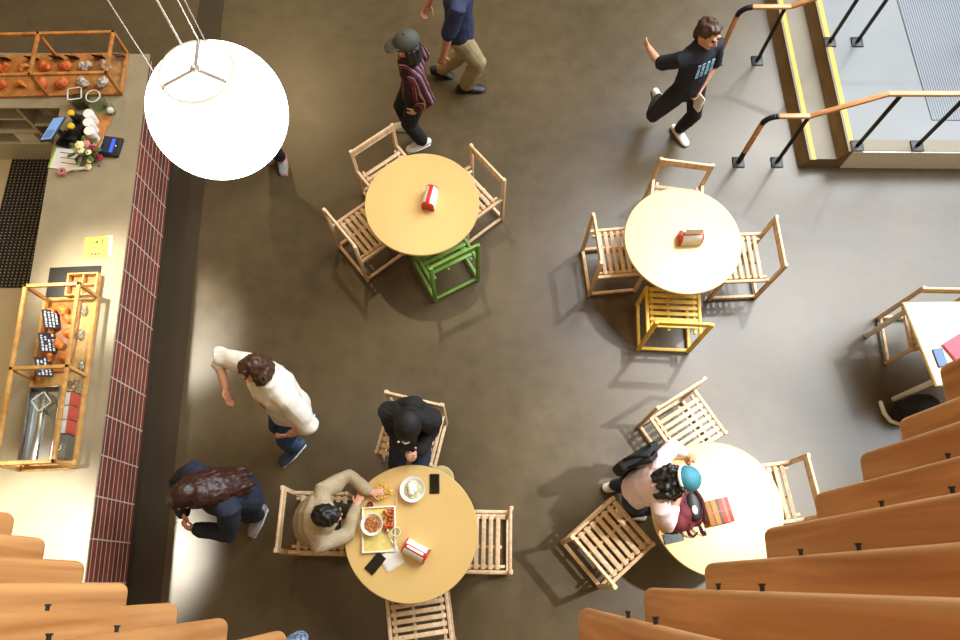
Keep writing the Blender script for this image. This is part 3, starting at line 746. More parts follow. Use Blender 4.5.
rb.build('rice_mound',M_crock,b2)
o=MB()
for k in range(26): o.ell((random.uniform(-.035,.035),random.uniform(-.075,.075),random.uniform(.012,.035)),(random.uniform(.01,.018),random.uniform(.01,.018),.012),sub=2)
o=tag(put(o.build('fried_chicken',blotch_mat('fried_red',[srgb(120,30,10),srgb(190,74,24),srgb(226,130,60)],40,.4)),(-.715,.46,ZT3+.011)),'pile of reddish fried chicken pieces on the food tray','food')
o=MB()
for k in range(34):
    a=random.random()*6.28; r=.06*math.sqrt(random.random()); o.bar((r*math.cos(a),r*math.sin(a),.012+random.random()*.035),(r*math.cos(a)+random.uniform(-.04,.04),r*math.sin(a)+random.uniform(-.04,.04),.014+random.random()*.04),.012,.009)
tag(put(o.build('chips',blotch_mat('chip_yellow',[srgb(214,160,60),srgb(240,206,110)],30,.5)),(-.765,.675,ZT3)),'loose heap of yellow chips beside the child\'s hand','food')
t=put(empty('spoon'),(-.70,.33,ZT3+.022),R(-60)); tag(t,'metal spoon lying across the food tray','spoon')
MB().ell((-.05,0,.006),(.024,.016,.004),sub=2).build('spoon_bowl',M_steel,t); MB().loft([(-.03,0,.006),(.03,0,.01),(.08,0,.007)],[(.004,.003),(.004,.0025),(.006,.0025)],(0,1,0),n=8).build('handle',M_steel,t)
t=put(empty('plastic_cup'),(-.645,.365,ZT3),0); tag(t,'clear small plastic cup at the right edge of the food tray','cup')
MB().lathe([(0,0),(.026,0),(.034,.06),(.031,.06),(.024,.004),(0,.004)],n=28).build('cup_body',M_jar,t); MB().lathe([(.031,.058),(.036,.058),(.036,.063),(.031,.063),(.031,.058)],n=28).build('cup_rim',M_paperw,t)
tag(put(MB().lathe([(0,0),(.022,0),(.026,.024),(.022,.026),(.02,.016),(0,.014)],n=28).build('sauce_pot',plain('ketchup',srgb(130,26,16),.3)),(-.86,.57,ZT3)),'tiny pot of dark red sauce beside the food tray','sauce')
tag(put(MB().box((0,0,.0035),(.022,.165,.006),bev=.002).build('chopstick_sleeve',M_pale),(-.655,.63,ZT3),R(-4)),'slim paper chopstick sleeve between tray and salad bowl','chopsticks')
def phone(name,loc,rz,label,scr=None,d=(.078,.155,.009)):
    t=put(empty(name),loc,rz); tag(t,label,'phone')
    MB().box((0,0,d[2]/2),d,bev=.003).build('phone_body',M_black,t)
    MB().box((0,0,d[2]+.0004),(d[0]*.9,d[1]*.92,.001)).build('screen',scr or plain('dark_screen',srgb(10,10,12),.12),t,sm=False)
    return t
phone('smartphone',(-.36,.735,ZT3),R(1),'black phone at the edge of the food table beside the salad bowl')
t=phone('wallet_phone',(-.80,.135,ZT3),R(-40),'black phone in an open case beside the folded napkins',None,(.085,.16,.012))
tag(put(MB().box((0,0,.003),(.16,.14,.006),bev=.002).box((.004,.003,.009),(.15,.13,.005),Matrix.Rotation(.06,3,'Z'),.002).build('folded_napkins',M_paperw),(-.675,.165,ZT3),R(32)),'folded white napkins next to the red dispenser and phone','napkins')
# small stool under the far right edge of the food table
t=put(empty('round_stool'),(-.325,.80,0),0); tag(t,'small pale round stool half tucked under the food table','stool')
MB().lathe([(0,.50),(.10,.50),(.112,.508),(.112,.522),(.104,.53),(0,.53)],n=40).build('stool_seat',plain('stool_ply',srgb(196,176,120),.5),t)
for k in range(3):
    a=R(120*k+20); MB().bar((.06*math.cos(a),.06*math.sin(a),.5),(.1*math.cos(a),.1*math.sin(a),0),.02,.02,.004).build('leg',M_pale,t)
# phone with cord on the right table
t=phone('smartphone',(1.495,.325,ZT3),R(-78),'dark phone at the edge of the pale table below the maroon backpack',blotch_mat('phone_picture',[srgb(20,26,28),srgb(60,80,84),srgb(30,30,34)],30,.2))
sp=MB()
for k in range(8): sp.bar((-.0+.004*math.sin(k),.075+.012*k,.005),(.004*math.sin(k+1),.075+.012*(k+1),.005),.004,.003)
sp.build('wrist_strap',M_pale,t)
# maroon backpack
M_mar=plain('maroon_cloth',srgb(104,28,40),.75,var=.3,scale=14,bump=.3); M_mard=plain('maroon_dark',srgb(62,16,26),.8,var=.3)
bp=put(empty('backpack'),(1.585,.52,ZT3),R(8)); tag(bp,'maroon backpack lying open on the pale table under the woman\'s hand','backpack')
MB().ell((-.03,0,.09),(.12,.15,.09)).ell((.05,.02,.08),(.1,.15,.08)).ell((-.07,-.06,.1),(.08,.1,.08)).fused('bag_body',M_mar,bp,voxel=.008,bump=.03,bscale=13)
MB().ell((.055,.015,.155),(.055,.11,.022)).build('bag_opening',M_black,bp)
zp=MB()
for s in (-1,1): zp.loft([(.055+s*.062,-.11,.14),(.055+s*.072,-.03,.165),(.055+s*.07,.06,.165),(.055+s*.045,.13,.145)],[(.01,.014)]*4,(0,0,1))
zp.build('opening_rim',M_mard,bp)
MB().ell((.05,-.01,.175),(.022,.034,.012)).build('white_pouch',M_paperw,bp)
for s in (0,1): MB().loft([(-.02+s*.1,-.13,.1),(.0+s*.1,-.18,.06),(.04+s*.09,-.2,.02),(.08+s*.05,-.17,.012)],[(.014,.005)]*4,(1,0,0)).build('shoulder_strap',M_mard,bp)
MB().ell((.03,.17,.06),(.03,.03,.02)).build('strap_end',M_mar,bp)
# right edge table
phone('smartphone',(3.865,1.775,.7505),R(8),'blue cased phone on the cream table at the right edge',plain('phone_blue',srgb(52,92,150),.3),(.085,.16,.01))
tag(put(MB().box((0,0,.008),(.22,.26,.014),bev=.004).box((.0,.0,.017),(.2,.24,.006),Matrix.Rotation(.05,3,'Z')).build('pink_folder',plain('pink_red',srgb(232,76,96),.5)),(4.06,1.83,.7505),R(30)),'pinkish red folder on the cream table beside the blue phone','folder')
bk=put(empty('black_bag'),(3.93,1.475,0),R(10)); tag(bk,'black backpack with a grey patch on the floor by the cream table\'s near edge','backpack')
M_blkcloth=plain('black_cloth',srgb(24,24,27),.8,var=.3,scale=20,bump=.3)
MB().ell((0,0,.2),(.17,.11,.21)).ell((.05,-.05,.14),(.12,.09,.13)).ell((-.05,.0,.1),(.13,.1,.1)).fused('bag_body',M_blkcloth,bk,voxel=.01,bump=.015,bscale=10)
MB().prism([(-.05,-.05),(.05,-.05),(.01,.06)],0,.006).xform(Matrix.Translation((.0,-.06,.365))@Matrix.Rotation(.5,4,'X')).build('grey_patch',plain('grey_patch',srgb(96,98,104),.7),bk)
fb=MB().loft([(3.70,1.56,.022),(3.715,1.46,.024),(3.76,1.39,.024),(3.85,1.36,.022)],[(.022,.02)]*4,(0,0,1)).build('foot_bar',M_white); fb.parent=t5; fb.location=(-4.2,-1.9,0)

# ------------------------------------------------------------------ people
def ik(a,c,l1,l2,pole):
    a=V(a);c=V(c);d=c-a;L=d.length
    if L>=(l1+l2)*.998: c=a+d.normalized()*(l1+l2)*.998; d=c-a; L=d.length
    x=(l1*l1-l2*l2+L*L)/(2*L); hh=math.sqrt(max(0,l1*l1-x*x)); u=d/L
    p=V(pole); p=p-u*p.dot(u)
    if p.length<1e-4: p=u.orthogonal()
    return a+u*x+p.normalized()*hh, c
def hand(b,w,fdir,palm,h,left,curl=.5,grip=False):
    """palm, four bent fingers of different length and a thumb; w = wrist"""
    f=V(fdir).normalized(); n=V(palm); n=(n-f*n.dot(f)).normalized(); s=f.cross(n)   # s points sideways
    k=h/1.65; th=1 if left else -1
    pc=w+f*.045*k
    b.loft([w-f*.01*k,w+f*.03*k,w+f*.085*k],[(.024*k,.016*k),(.036*k,.016*k),(.040*k,.013*k)],s,n=10)
    for j,ln in enumerate((.068,.076,.07,.054)):
        o=(j-1.5)*.0195*k*th
        p0=w+f*.078*k+s*o; d1=(f+n*.25*curl+s*.05*(j-1.5)*th).normalized(); d2=(f+n*1.1*curl).normalized(); d3=(f*.6+n*1.6*curl).normalized()
        p1=p0+d1*ln*.45*k;p2=p1+d2*ln*.32*k;p3=p2+d3*ln*.25*k
        b.loft([p0,p1,p2,p3],[(.0098*k,.0098*k),(.0092*k,.0092*k),(.0086*k,.0086*k),(.0075*k,.0075*k)],s,n=8)
    q0=w+f*.025*k-s*.03*k*th; q1=q0+(f*.7-s*.8*th+n*.35).normalized()*.04*k; q2=q1+(f*.9-s*.2*th+n*.6).normalized()*.034*k
    b.loft([w+f*.02*k-s*.012*k*th,q0,q1,q2],[(.013*k,.013*k),(.0125*k,.0125*k),(.0105*k,.0105*k),(.009*k,.009*k)],f,n=8)
def person(S):
    h=S['h']; yaw=R(S['yaw']); F=V((math.cos(yaw),math.sin(yaw),0)); LS=V((-F.y,F.x,0))
    org=V((S['at'][0],S['at'][1],0))
    def w(p): return V(p)-org
    pel=w(S['pelvis']); nk=w(S['neck']); hd=w(S['head'])
    root=empty('person',org,0,S['label'],'person')
    sk=S.get('skin',M_skin)
    b=MB(); spine=(nk-pel); SL=spine.length; ud=spine.normalized()
    fd=(F-ud*F.dot(ud)).normalized(); sd=ud.cross(fd); 
    if sd.dot(LS)<0: sd=-sd
    bend=S.get('bend',0)
    def sp(t): return pel+spine*t - fd*bend*math.sin(math.pi*t)
    TW=[(-.10,.080,.060),(.0,.098,.066),(.22,.090,.062),(.42,.084,.058),(.66,.098,.066),(.84,.104,.062),(.95,.078,.050),(1.02,.040,.038)]
    bw=S.get('build',1.0)
    b.loft([sp(t) for t,_,_ in TW],[(a*h*bw,c*h*bw) for _,a,c in TW],sd,n=18)
    # head
    hf=V(S.get('look',tuple(F))); up=(hd-nk).normalized(); up=V(S.get('headup',tuple(up))).normalized(); hf=(hf-up*hf.dot(up)).normalized(); hs=up.cross(hf)
    HR=Matrix((hf,hs,up)).transposed(); k=h/1.65*S.get('headk',1.0)
    def H(x,y,z): return hd+HR@V((x*k,y*k,z*k))
    b.loft([nk-ud*.02,nk+(hd-nk)*.45,H(-.012,0,-.04)],[(.040*h*.95,.040*h*.95),(.034*h,.034*h),(.034*h,.036*h)],sd)
    b.ell(H(-.012,0,.02),(.096*k,.074*k,.1*k),HR); b.ell(H(.028,0,-.045),(.062*k,.052*k,.066*k),HR); b.ell(H(.058,0,-.085),(.026*k,.03*k,.024*k),HR,2)
    b.loft([H(.084,0,.012),H(.1,0,-.016),H(.104,0,-.03)],[(.009*k,.009*k),(.013*k,.012*k),(.016*k,.012*k)],hs,n=8)
    for s in (-1,1): b.ell(H(-.012,s*.076,-.015),(.02*k,.009*k,.032*k),HR,2); b.ell(H(.082,s*.03,.032),(.014*k,.02*k,.008*k),HR,2); b.ell(H(.066,s*.04,-.028),(.022*k,.02*k,.022*k),HR,2)
    # arms
    AR={}
    for nm,s in (('L',1),('R',-1)):
        sh=sp(.87)+sd*s*.118*h*bw
        hp=w(S['hand'+nm]); el,wr=ik(sh,hp,.172*h,.152*h,V(S.get('elbow'+nm,tuple(-F*.6+LS*s*.5-V((0,0,.6))))))
        b.loft([sp(.86)+sd*s*.07*h,sh,sh+(el-sh)*.4,el,el+(wr-el)*.35,wr],[(.036*h,.036*h),(.034*h,.036*h),(.030*h,.031*h),(.024*h,.025*h),(.0245*h,.025*h),(.0165*h,.018*h)],sd)
        fdir=V(S['fing'+nm]) if 'fing'+nm in S else (wr-el).normalized()
        hand(b,wr,fdir,V(S.get('palm'+nm,tuple(-sd*s+V((0,0,-.2))))),h,s>0,S.get('curl',.55))
        AR[nm]=(sh,el,wr)
    # legs
    LG={}
    for nm,s in (('L',1),('R',-1)):
        hp=pel+sd*s*.054*h-ud*.03*h
        ank=w(S['foot'+nm]); kn,an=ik(hp,ank,.245*h,.235*h,V(S.get('knee'+nm,tuple(F+V((0,0,.3))))))
        toe=R(S.get('toe'+nm,S['yaw'])); pitch=S.get('pitch'+nm,0)
        td=V((math.cos(toe)*math.cos(pitch),math.sin(toe)*math.cos(pitch),math.sin(pitch)))
        b.loft([hp,hp+(kn-hp)*.25,kn+(hp-kn)*.12,kn,kn+(an-kn)*.3,an],[(.058*h,.062*h),(.054*h,.056*h),(.038*h,.04*h),(.036*h,.038*h),(.036*h,.037*h),(.022*h,.024*h)],sd)
        fn=V((0,0,1)); fn=(fn-td*fn.dot(td)).normalized()
        b.loft([an-td*.03*h-fn*.022*h,an+td*.03*h-fn*.022*h,an+td*.085*h-fn*.028*h],[(.021*h,.017*h),(.024*h,.018*h),(.025*h,.012*h)],td.cross(fn),n=10)
        LG[nm]=(hp,kn,an,td,fn)
    body=b.fused('body',sk,root,voxel=.0065,it=2)
    # face
    for s in (-1,1):
        MB().ell(H(.0805,s*.03,.008),(.010*k,.013*k,.008*k),HR,2).build('eye',M_eye,root)
    MB().ell(H(.083,0,-.058),(.009*k,.022*k,.007*k),HR,2).build('mouth',M_lip,root)
    # trousers
    tm=S['trousers']; b=MB(); g=.007
    b.loft([sp(t) for t in (-.08,.0,.2)],[(.092*h*bw+g,.066*h*bw+g),(.1*h*bw+g,.07*h*bw+g),(.092*h*bw+g,.064*h*bw+g)],sd,n=18)
    fl=S.get('flare',.0)
    for nm in 'LR':
        hp,kn,an,td,fn=LG[nm]; e=kn+(an-kn)*S.get('hem',.93)
        b.loft([hp,hp+(kn-hp)*.3,kn,kn+(e-kn)*.4,e],[(.064*h,.067*h),(.060*h,.062*h),(.046*h+fl*.4,.048*h+fl*.4),(.044*h+fl*.7,.046*h+fl*.7),(.036*h+fl,.038*h+fl)],sd)
    b.fused('trousers',tm,root,voxel=.009,it=3,bump=.006,bscale=13)
    # shoes
    for nm in 'LR':
        hp,kn,an,td,fn=LG[nm]; sdv=td.cross(fn); o_=an-fn*.026*h
        b=MB(); b.loft([o_-td*.042*h,o_-td*.01*h+fn*.006*h,o_+td*.045*h,o_+td*.095*h-fn*.006*h,o_+td*.112*h-fn*.01*h],[(.026*h,.022*h),(.029*h,.026*h),(.032*h,.02*h),(.03*h,.014*h),(.022*h,.01*h)],sdv)
        b.loft([o_+fn*.0*h,an+fn*.014*h],[(.026*h,.03*h),(.027*h,.029*h)],sdv)
        sho=b.fused('shoe',S['shoes'],root,voxel=.006,it=2)
        z=MB(); z.loft([o_-td*.045*h-fn*.018*h,o_+td*.04*h-fn*.018*h,o_+td*.115*h-fn*.02*h],[(.027*h,.006*h),(.033*h,.006*h),(.024*h,.006*h)],sdv)
        z.build('sole',S.get('soles',M_paperw),sho)
    # top
    b=MB(); g=S.get('puff',.017); lo=S.get('hemtop',-.02)
    T2=[(lo,.100,.072),(.22,.093,.066),(.42,.089,.063),(.66,.101,.069),(.84,.106,.065),(.95,.076,.052)]
    b.loft([sp(t) for t,_,_ in T2],[(a*h*bw+g,c*h*bw+g) for _,a,c in T2],sd,n=18)
    sl=S.get('sleeve',1.0)
    for nm,s in (('L',1),('R',-1)):
        sh,el,wr=AR[nm]; pts=[sp(.86)+sd*s*.07*h,sh]; rd=[(.038*h+g,.04*h+g),(.036*h+g,.038*h+g)]
        if sl<=.55: pts.append(sh+(el-sh)*sl*2*.95); rd.append((.033*h+g*1.2,.034*h+g*1.2))
        else:
            pts+=[sh+(el-sh)*.5,el,el+(wr-el)*(sl-.5)*2*.96]; rd+=[(.031*h+g,.032*h+g),(.028*h+g,.029*h+g),(.022*h+g*.8,.022*h+g*.8)]
        b.loft(pts,rd,sd)
    b.loft([nk-ud*.05*h,nk-ud*.005*h],[(.062*h,.052*h),(.046*h,.044*h)],sd)
    if S.get('hood'): b.ell(nk-F*.06*h+V((0,0,-.005)),(.05*h,.07*h,.05*h),Matrix((F,LS,V((0,0,1)))).transposed())
    top=b.fused(S.get('topname','shirt'),S['top'],root,voxel=.008,it=3,bump=S.get('crease',.008),bscale=12)
    # hair
    hm=S['hair']; st=S.get('hairstyle','short'); b=MB()
    b.ell(H(-.026,0,.036),(.1*k,.085*k,.1*k),HR); b.ell(H(-.05,0,-.01),(.066*k,.08*k,.085*k),HR)
    b.ell(H(.03,0,.088),(.055*k,.064*k,.032*k),HR)
    if st in('long','curly'):
        dn=V(S.get('hairfall',(0,0,-1))).normalized(); n=S.get('locks',9); L_=S.get('hairlen',.26)
        for j in range(n):
            a=R(-115+230*j/(n-1)); p0=H(-.03-.062*math.cos(a),.082*math.sin(a),.0); p1=p0+dn*L_*.5*k+HR@V((-.022*math.cos(a),.03*math.sin(a),0)); p2=p0+dn*L_*k*(1+.15*math.sin(j*2.1))-HR@V((.02,0,0))
            b.loft([p0+(hd-p0)*.15,p0,p1,p2],[(.03*k,.03*k),(.036*k,.032*k),(.036*k,.03*k),((.03*k,.026*k) if st=='curly' else (.018*k,.016*k))],hs,n=10)
    if st=='curly':
        rnd=random.Random(3)
        for j in range(26):
            p=H(-.07+rnd.uniform(-.06,.04),rnd.uniform(-.1,.1),rnd.uniform(-.13,.06)); b.ell(p,(.026*k,.026*k,.026*k),None,2)
    b.fused('hair',hm,root,voxel=.007,it=2,bump=S.get('hairbump',.012),bscale=34,stretch=.35)
    return dict(root=root,H=H,HR=HR,k=k,sp=sp,sd=sd,fd=fd,ud=ud,nk=nk,top=top,w=w,AR=AR,LG=LG,F=F,LS=LS,h=h)
def cap(P,mat,brim,dz=0):
    """peaked cap as clothing of the person"""
    H,HR,k=P['H'],P['HR'],P['k']
    b=MB(); b.ell(H(-.018,0,.052+dz),(.118*k,.1*k,.092*k),HR); c=b.fused('cap',mat,P['root'],voxel=.006,it=3)
    if brim:
        q=MB()
        q.loft([H(.06,0,.066+dz),H(.11,0,.064+dz),H(.155,0,.052+dz),H(.178,0,.044+dz)],[(.08*k,.008*k),(.078*k,.007*k),(.06*k,.006*k),(.034*k,.005*k)],HR@V((0,1,0)),n=16).build('cap_peak',mat,c)
    MB().ell(H(-.018,0,.146+dz),(.01*k,.01*k,.006*k),HR,2).build('cap_button',mat,c)
    return c
M_wshoe=plain('white_canvas',srgb(228,224,214),.6,var=.06); M_bshoe=plain('black_shoe',srgb(28,26,25),.5); M_gshoe=plain('grey_trainer',srgb(150,148,150),.6,var=.25)
M_jean=plain('blue_denim',srgb(52,78,112),.8,var=.2,scale=40); M_jeand=plain('dark_denim',srgb(34,44,60),.8,var=.2,scale=40)
M_blktr=plain('black_trouser',srgb(26,27,31),.8,var=.2); M_khaki=plain('khaki_cloth',srgb(158,142,104),.8,var=.12)
M_navy=plain('navy_cloth',srgb(36,44,76),.8,var=.15); M_darknavy=plain('dark_navy_cloth',srgb(26,34,52),.8,var=.2)
# child in the striped shirt and cap
ya=R(195)
strm=stripes_mat('pink_stripe_shirt',(.8*math.cos(ya)-.6*math.sin(ya),.8*math.sin(ya)+.6*math.cos(ya),0),.055,[(0,srgb(46,20,34)),(.42,srgb(196,150,160)),(.52,srgb(70,24,42)),(.66,srgb(150,70,90)),(.76,srgb(46,20,34))],.8)
P=person(dict(label='person in a grey cap and pink striped dark shirt, black trousers and white shoes',h=1.56,yaw=195,at=(-.66,4.42),pelvis=(-.62,4.42,.835),neck=(-.62,4.42,1.29),head=(-.645,4.415,1.43),
 handL=(-.60,4.20,.80),handR=(-.62,4.64,.80),elbowL=(.8,-.3,0),elbowR=(.8,.3,0),headk=1.08,footL=(-.60,4.33,.075),footR=(-.75,4.55,.075),toeL=205,toeR=185,look=(-.93,-.3,-.25),top=strm,trousers=M_blktr,shoes=M_wshoe,hair=M_hairblk,hairstyle='long',hairlen=.2,sleeve=.95,hemtop=-.22,skin=M_skin,flare=.01))
cap(P,plain('grey_cap',srgb(72,72,66),.7,var=.1),True)
# man in navy polo, cut by the top edge
person(dict(label='person in a navy polo and khaki trousers walking at the top edge',h=1.74,yaw=0,at=(-.22,5.1),pelvis=(-.2,5.08,.90),neck=(-.2,5.10,1.42),head=(-.16,5.11,1.58),
 handL=(-.5,5.34,.92),handR=(-.36,4.80,.80),footL=(-.42,5.2,.12),footR=(-.15,5.02,.08),pitchL=-.5,top=M_navy,topname='polo',trousers=M_khaki,shoes=M_bshoe,soles=M_black,hair=M_hairbrn,sleeve=.5,hemtop=-.12,skin=M_skin2,flare=.016,build=1.05))
# running boy
tee=plain('navy_tee',srgb(28,32,46),.8,var=.2)
P=person(dict(label='person in a dark printed tee running towards the steps with one foot lifted',h=1.56,yaw=-62,headk=1.15,at=(2.02,4.5),pelvis=(2.0,4.48,.835),neck=(1.975,4.52,1.29),head=(2.0,4.53,1.435),
 handR=(1.60,4.76,.98),elbowR=(-.4,-.2,-.6),handL=(2.10,4.42,.84),elbowL=(.5,.6,0),footL=(2.08,4.47,.075),footR=(1.83,4.66,.36),kneeR=(-.2,-.3,.0),kneeL=(.2,-.3,0),pitchR=-1.0,toeL=-60,toeR=-50,top=tee,topname='tee_shirt',trousers=M_blktr,shoes=M_wshoe,soles=plain('brown_sole',srgb(120,84,52),.6),hair=M_hairbrn,sleeve=.45,hemtop=-.14,look=(.35,-.6,-.75)))
pr=MB()
H_=P
for j in range(5):
    for i in range(4):
        c=P['sp'](.5+.075*j)+P['fd']*.128+P['sd']*(-.075+.05*i)
        pr.box(c,(.03,.006,.022),Matrix((P['sd'],-P['fd'],P['ud'])).transposed())
pr.build('chest_print',blotch_mat('tee_print',[srgb(60,100,130),srgb(140,186,206),srgb(190,210,220)],30,.7),P['top'],sm=False)
t=empty('paper_bag',(2.105,4.36,.60),R(-60),'white folded paper bag in the running person\'s hand','paper bag')
MB().box((0,0,.09),(.11,.03,.18),bev=.006).build('bag_body',M_paperw,t); MB().box((0,0,.19),(.11,.012,.03),bev=.003).build('bag_fold',M_paperw,t)
# woman in white top
P=person(dict(label='person in a white top with a red chest print and jeans, brown hair, arm raised',h=1.68,headk=1.0,yaw=228,at=(-1.6,1.36),pelvis=(-1.56,1.36,.85),neck=(-1.60,1.44,1.33),head=(-1.655,1.47,1.475),
 handR=(-1.98,1.42,1.12),elbowR=(-.5,.7,.2),handL=(-1.5,1.10,.92),elbowL=(.7,-.3,-.2),footL=(-1.66,1.14,.078),footR=(-1.60,1.42,.08),look=(-.75,-.5,-.4),top=plain('white_cotton',srgb(226,220,208),.8,var=.05),trousers=M_jean,shoes=plain('navy_trainer',srgb(52,66,88),.6),hair=M_hairbrn,hairstyle='long',hairlen=.14,sleeve=.62,hemtop=-.1,puff=.03,build=1.15,crease=.014))
MB().ell((0,0,0),(.07,.012,.04)).ell((.05,0,.03),(.04,.012,.03)).ell((-.05,0,-.03),(.035,.012,.025)).xform(Matrix.Translation(P['sp'](.62)+P['fd']*.155)@Matrix((P['sd'],-P['fd'],P['ud'])).transposed().to_4x4()).build('chest_print',plain('red_print',srgb(206,74,66),.7),P['top'])
# long haired person in navy leaning to the counter
person(dict(label='person with long dark auburn hair in a navy jacket leaning towards the counter',h=1.62,yaw=228,at=(-1.95,.62),pelvis=(-1.86,.66,.86),neck=(-1.97,.62,1.29),head=(-2.06,.575,1.41),
 handL=(-2.10,.37,1.0),handR=(-2.22,.49,1.02),elbowL=(.5,-.5,-.6),elbowR=(-.6,.5,-.5),footL=(-1.93,.55,.078),footR=(-2.06,.75,.078),look=(-.6,-.5,-.7),headup=(-.45,-.3,.85),top=M_darknavy,topname='jacket',trousers=M_jeand,shoes=M_gshoe,hair=M_hairred,hairstyle='long',hairlen=.36,locks=15,hairfall=(.6,.25,-.7),puff=.03,build=1.1,hairbump=.006,headk=1.12,toeL=250))
# seated person in black
P=person(dict(label='person in a black cap and black coat seated on the chair above the food table',h=1.6,yaw=-100,at=(-.56,1.25),pelvis=(-.57,1.28,.575),neck=(-.55,1.205,1.05),head=(-.545,1.12,1.16),bend=.045,headk=1.1,
 handL=(-.48,.985,.82),handR=(-.60,.99,.82),elbowL=(.15,.5,-.8),elbowR=(-.25,.5,-.8),fingL=(-.4,-.5,.5),fingR=(.4,-.5,.5),footL=(-.52,.84,.075),footR=(-.68,.84,.075),kneeL=(.05,-.4,1),kneeR=(-.15,-.4,1),look=(-.1,-.75,-.65),headup=(-.05,-.55,.83),top=plain('black_coat',srgb(20,20,22),.85,var=.25),topname='coat',trousers=M_jeand,shoes=M_bshoe,soles=M_black,hair=M_hairblk,puff=.04,build=.84,crease=.014,hood=True,hemtop=-.1))
c=cap(P,plain('black_cap',srgb(16,15,16),.7),True)
mk=MB()
for k_ in range(5): mk.ell(P['H'](.098-.004*abs(k_-2),-.02+.011*k_,.098-.004*abs(k_-2)),(.007,.007,.004),P['HR'],2)
mk.ell(P['H'](.085,-.045,.11),(.008,.01,.004),P['HR'],2)
mk.build('cap_badge',M_paperw,c)
# child in beige at the food table
P=person(dict(label='person in a beige ribbed sweater seated left of the food tray, reaching over it',h=1.42,yaw=0,at=(-1.3,.46),pelvis=(-1.36,.455,.57),neck=(-1.17,.46,.96),head=(-1.125,.465,1.09),bend=.04,headk=1.18,build=1.22,
 handL=(-.86,.66,.80),handR=(-.965,.56,.80),elbowL=(-.3,.8,-.3),elbowR=(.1,-1,-.3),fingL=(.9,.1,-.1),fingR=(.35,.9,-.1),palmL=(0,0,-1),palmR=(0,0,-1),footL=(-.98,.56,.07),footR=(-.98,.36,.07),kneeL=(.4,.05,1),kneeR=(.4,-.05,1),look=(.75,.1,-.6),headup=(.35,.0,.93),
 top=plain('beige_sweater',srgb(176,160,130),.9,var=.12,scale=60,bump=.3),topname='sweater',trousers=plain('olive_trouser',srgb(70,76,58),.8),shoes=M_gshoe,hair=M_hairblk,sleeve=.94,puff=.022,crease=.012,hemtop=-.12,hood=False))
# woman in pink at the right table
P=person(dict(label='person in a pale pink top and teal cap leaning over the maroon backpack',h=1.56,yaw=-2,at=(1.25,.68),pelvis=(1.225,.685,.82),neck=(1.365,.675,1.19),head=(1.46,.695,1.285),bend=.03,
 handL=(1.66,.95,.82),handR=(1.50,.61,1.0),elbowL=(-.2,.9,.1),elbowR=(-.4,-.8,-.2),palmL=(0,0,-1),palmR=(0,0,-1),footL=(1.18,.80,.078),footR=(1.28,.575,.078),look=(.75,-.05,-.7),headup=(.85,.05,.65),top=plain('pale_pink',srgb(240,216,218),.85,var=.05),trousers=M_jeand,shoes=M_wshoe,hair=M_hairblk,hairstyle='curly',locks=6,hairlen=.16,hairfall=(-.75,-.2,-.35),puff=.018,sleeve=.8,toeL=10,toeR=-10,hemtop=-.05,build=.88))
c=cap(P,plain('teal_cap',srgb(60,130,148),.7,var=.12),False,.012)
H=P['H']
bd=MB()
for k_ in range(8):
    a=R(-70+20*k_)
    bd.loft([H(-.018-.122*math.cos(a),.103*math.sin(a),.04),H(-.018-.122*math.cos(a+.3),.103*math.sin(a+.3),.04)],[(.012,.006)]*2,P['HR']@V((0,0,1)),n=8)
bd.build('cap_band',M_paperw,c)
MB().loft([P['nk']+P['LS']*.06+V((.02,0,.02)),P['nk']+P['LS']*.085+V((.05,0,-.03))],[(.03,.016),(.022,.012)],(1,0,0)).build('purple_scarf',plain('purple_cloth',srgb(104,66,176),.8),P['root'])
sb=empty('shoulder_bag',(1.21,.90,.80),R(30),'black tote bag hanging from the shoulder of the person in pink','bag')
MB().box((0,0,.15),(.36,.09,.3),bev=.03,seg=3).build('bag_body',M_blkcloth,sb)
for s in (-1,1): MB().loft([(-.12,s*.035,.29),(-.07,s*.03-.02,.42),(.0,-.06+s*.02,.49),(.08,s*.03-.03,.42),(.13,s*.035,.29)],[(.014,.006)]*5,(0,1,0),n=8).build('bag_strap',M_blkcloth,sb)
# person mostly hidden behind the lamp
person(dict(label='person in black trousers and grey trainers mostly hidden behind the glowing lamp',h=1.6,yaw=-95,at=(-2.1,4.2),pelvis=(-2.10,4.2,.83),neck=(-2.10,4.2,1.30),head=(-2.10,4.18,1.44),
 handL=(-1.95,4.2,.74),handR=(-2.28,4.2,.74),footL=(-2.055,4.14,.078),footR=(-2.17,4.28,.078),toeL=-80,top=M_blktr,topname='jumper',trousers=M_blktr,shoes=M_gshoe,soles=plain('orange_sole',srgb(232,110,70),.6),hair=M_hairbrn))
# person at the bottom edge
person(dict(label='person in a blue checked shirt cut by the bottom edge, below the slats',h=1.66,yaw=180,at=(-1.36,-.74),pelvis=(-1.37,-.70,.86),neck=(-1.38,-.67,1.34),head=(-1.45,-.56,1.47),
 handL=(-1.43,-.95,.85),handR=(-1.43,-.50,.85),footL=(-1.43,-.80,.078),footR=(-1.33,-.66,.078),top=blotch_mat('blue_check',[srgb(60,80,120),srgb(170,186,206),srgb(40,56,90),srgb(120,146,180)],40,.8,'vor'),trousers=M_jeand,shoes=M_wshoe,hair=M_hairblk))

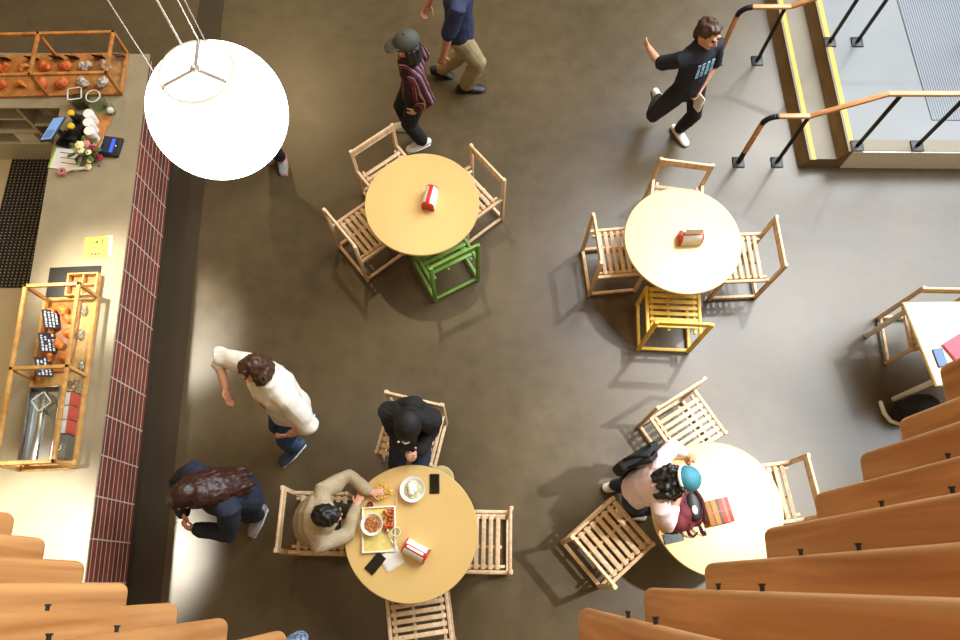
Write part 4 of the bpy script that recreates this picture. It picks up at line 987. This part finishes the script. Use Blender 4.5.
# ------------------------------------------------------------------ light
W=bpy.data.worlds.new('hall_air'); scene.world=W; W.use_nodes=True
W.node_tree.nodes['Background'].inputs['Color'].default_value=(1,.68,.35,1); W.node_tree.nodes['Background'].inputs['Strength'].default_value=.38
def area(name,loc,target,size,power,col,sy=None,spread=None):
    l=bpy.data.lights.new(name,'AREA'); l.energy=power; l.color=col; l.size=size
    if sy: l.shape='RECTANGLE'; l.size_y=sy
    else: l.shape='DISK'
    if spread: l.spread=R(spread)
    o=bpy.data.objects.new(name,l); o.location=loc; d=V(target)-V(loc); o.rotation_euler=d.to_track_quat('-Z','Y').to_euler(); link(o); return o
WARM=(1,.70,.36); COOL=(.82,.91,1)
def spot(name,loc,target,power,ang,col,blend=.5,r=.12):
    l=bpy.data.lights.new(name,'SPOT'); l.energy=power; l.color=col; l.spot_size=R(ang); l.spot_blend=blend; l.shadow_soft_size=r
    o=bpy.data.objects.new(name,l); o.location=loc; d=V(target)-V(loc); o.rotation_euler=d.to_track_quat('-Z','Y').to_euler(); link(o); return o
area('window_daylight',(8.4,7.2,9.5),(3.6,3.0,0),10,3500,COOL,10)
spot('ceiling_or_fill_spot',(6.75,5.2,8),(3.0,2.4,0),420,40,(1,.93,.8))
spot('ceiling_or_fill_spot',(4.5,1.3,8),(1.95,.6,.7),1900,24,(1,.98,.93))
spot('ceiling_or_fill_spot',(4.1,5.4,8),(1.85,2.6,.7),1000,22,(1,.98,.94))
spot('ceiling_or_fill_spot',(-4.65,.6,7),(-3.42,.25,.95),5200,15,(1,.93,.78),.9)
spot('ceiling_or_fill_spot',(-4.75,2.7,7),(-3.2,2.35,.95),4800,12,(1,.94,.8),1)
spot('ceiling_or_fill_spot',(6.8,9.6,8),(3.1,4.4,0),550,26,(1,.93,.76))
spot('ceiling_or_fill_spot',(-5.0,3.0,7),(-4.7,2.4,0),260,40,(1,.86,.6))  # added fill brightening the staff floor, no known lamp there
spot('ceiling_or_fill_spot',(-4.2,10.5,8),(-3.0,5.6,0),480,55,WARM)
spot('ceiling_or_fill_spot',(-1.05,6.2,8),(-.5,3.2,.75),330,50,WARM)
spot('ceiling_or_fill_spot',(-1.2,.9,8.5),(-.5,.4,.75),120,55,WARM)

# ------------------------------------------------------------------ camera
cd=bpy.data.cameras.new('camera'); cam=bpy.data.objects.new('camera',cd); link(cam)
cd.sensor_width=36; cd.lens=740/960*36; cd.clip_start=.02; cd.clip_end=100
cam.location=(0,0,6.72); cam.rotation_euler=(math.atan(262/740),0,0)
scene.camera=cam
scene.view_settings.view_transform='Standard'; scene.view_settings.look='None'; scene.view_settings.exposure=0; scene.view_settings.gamma=1
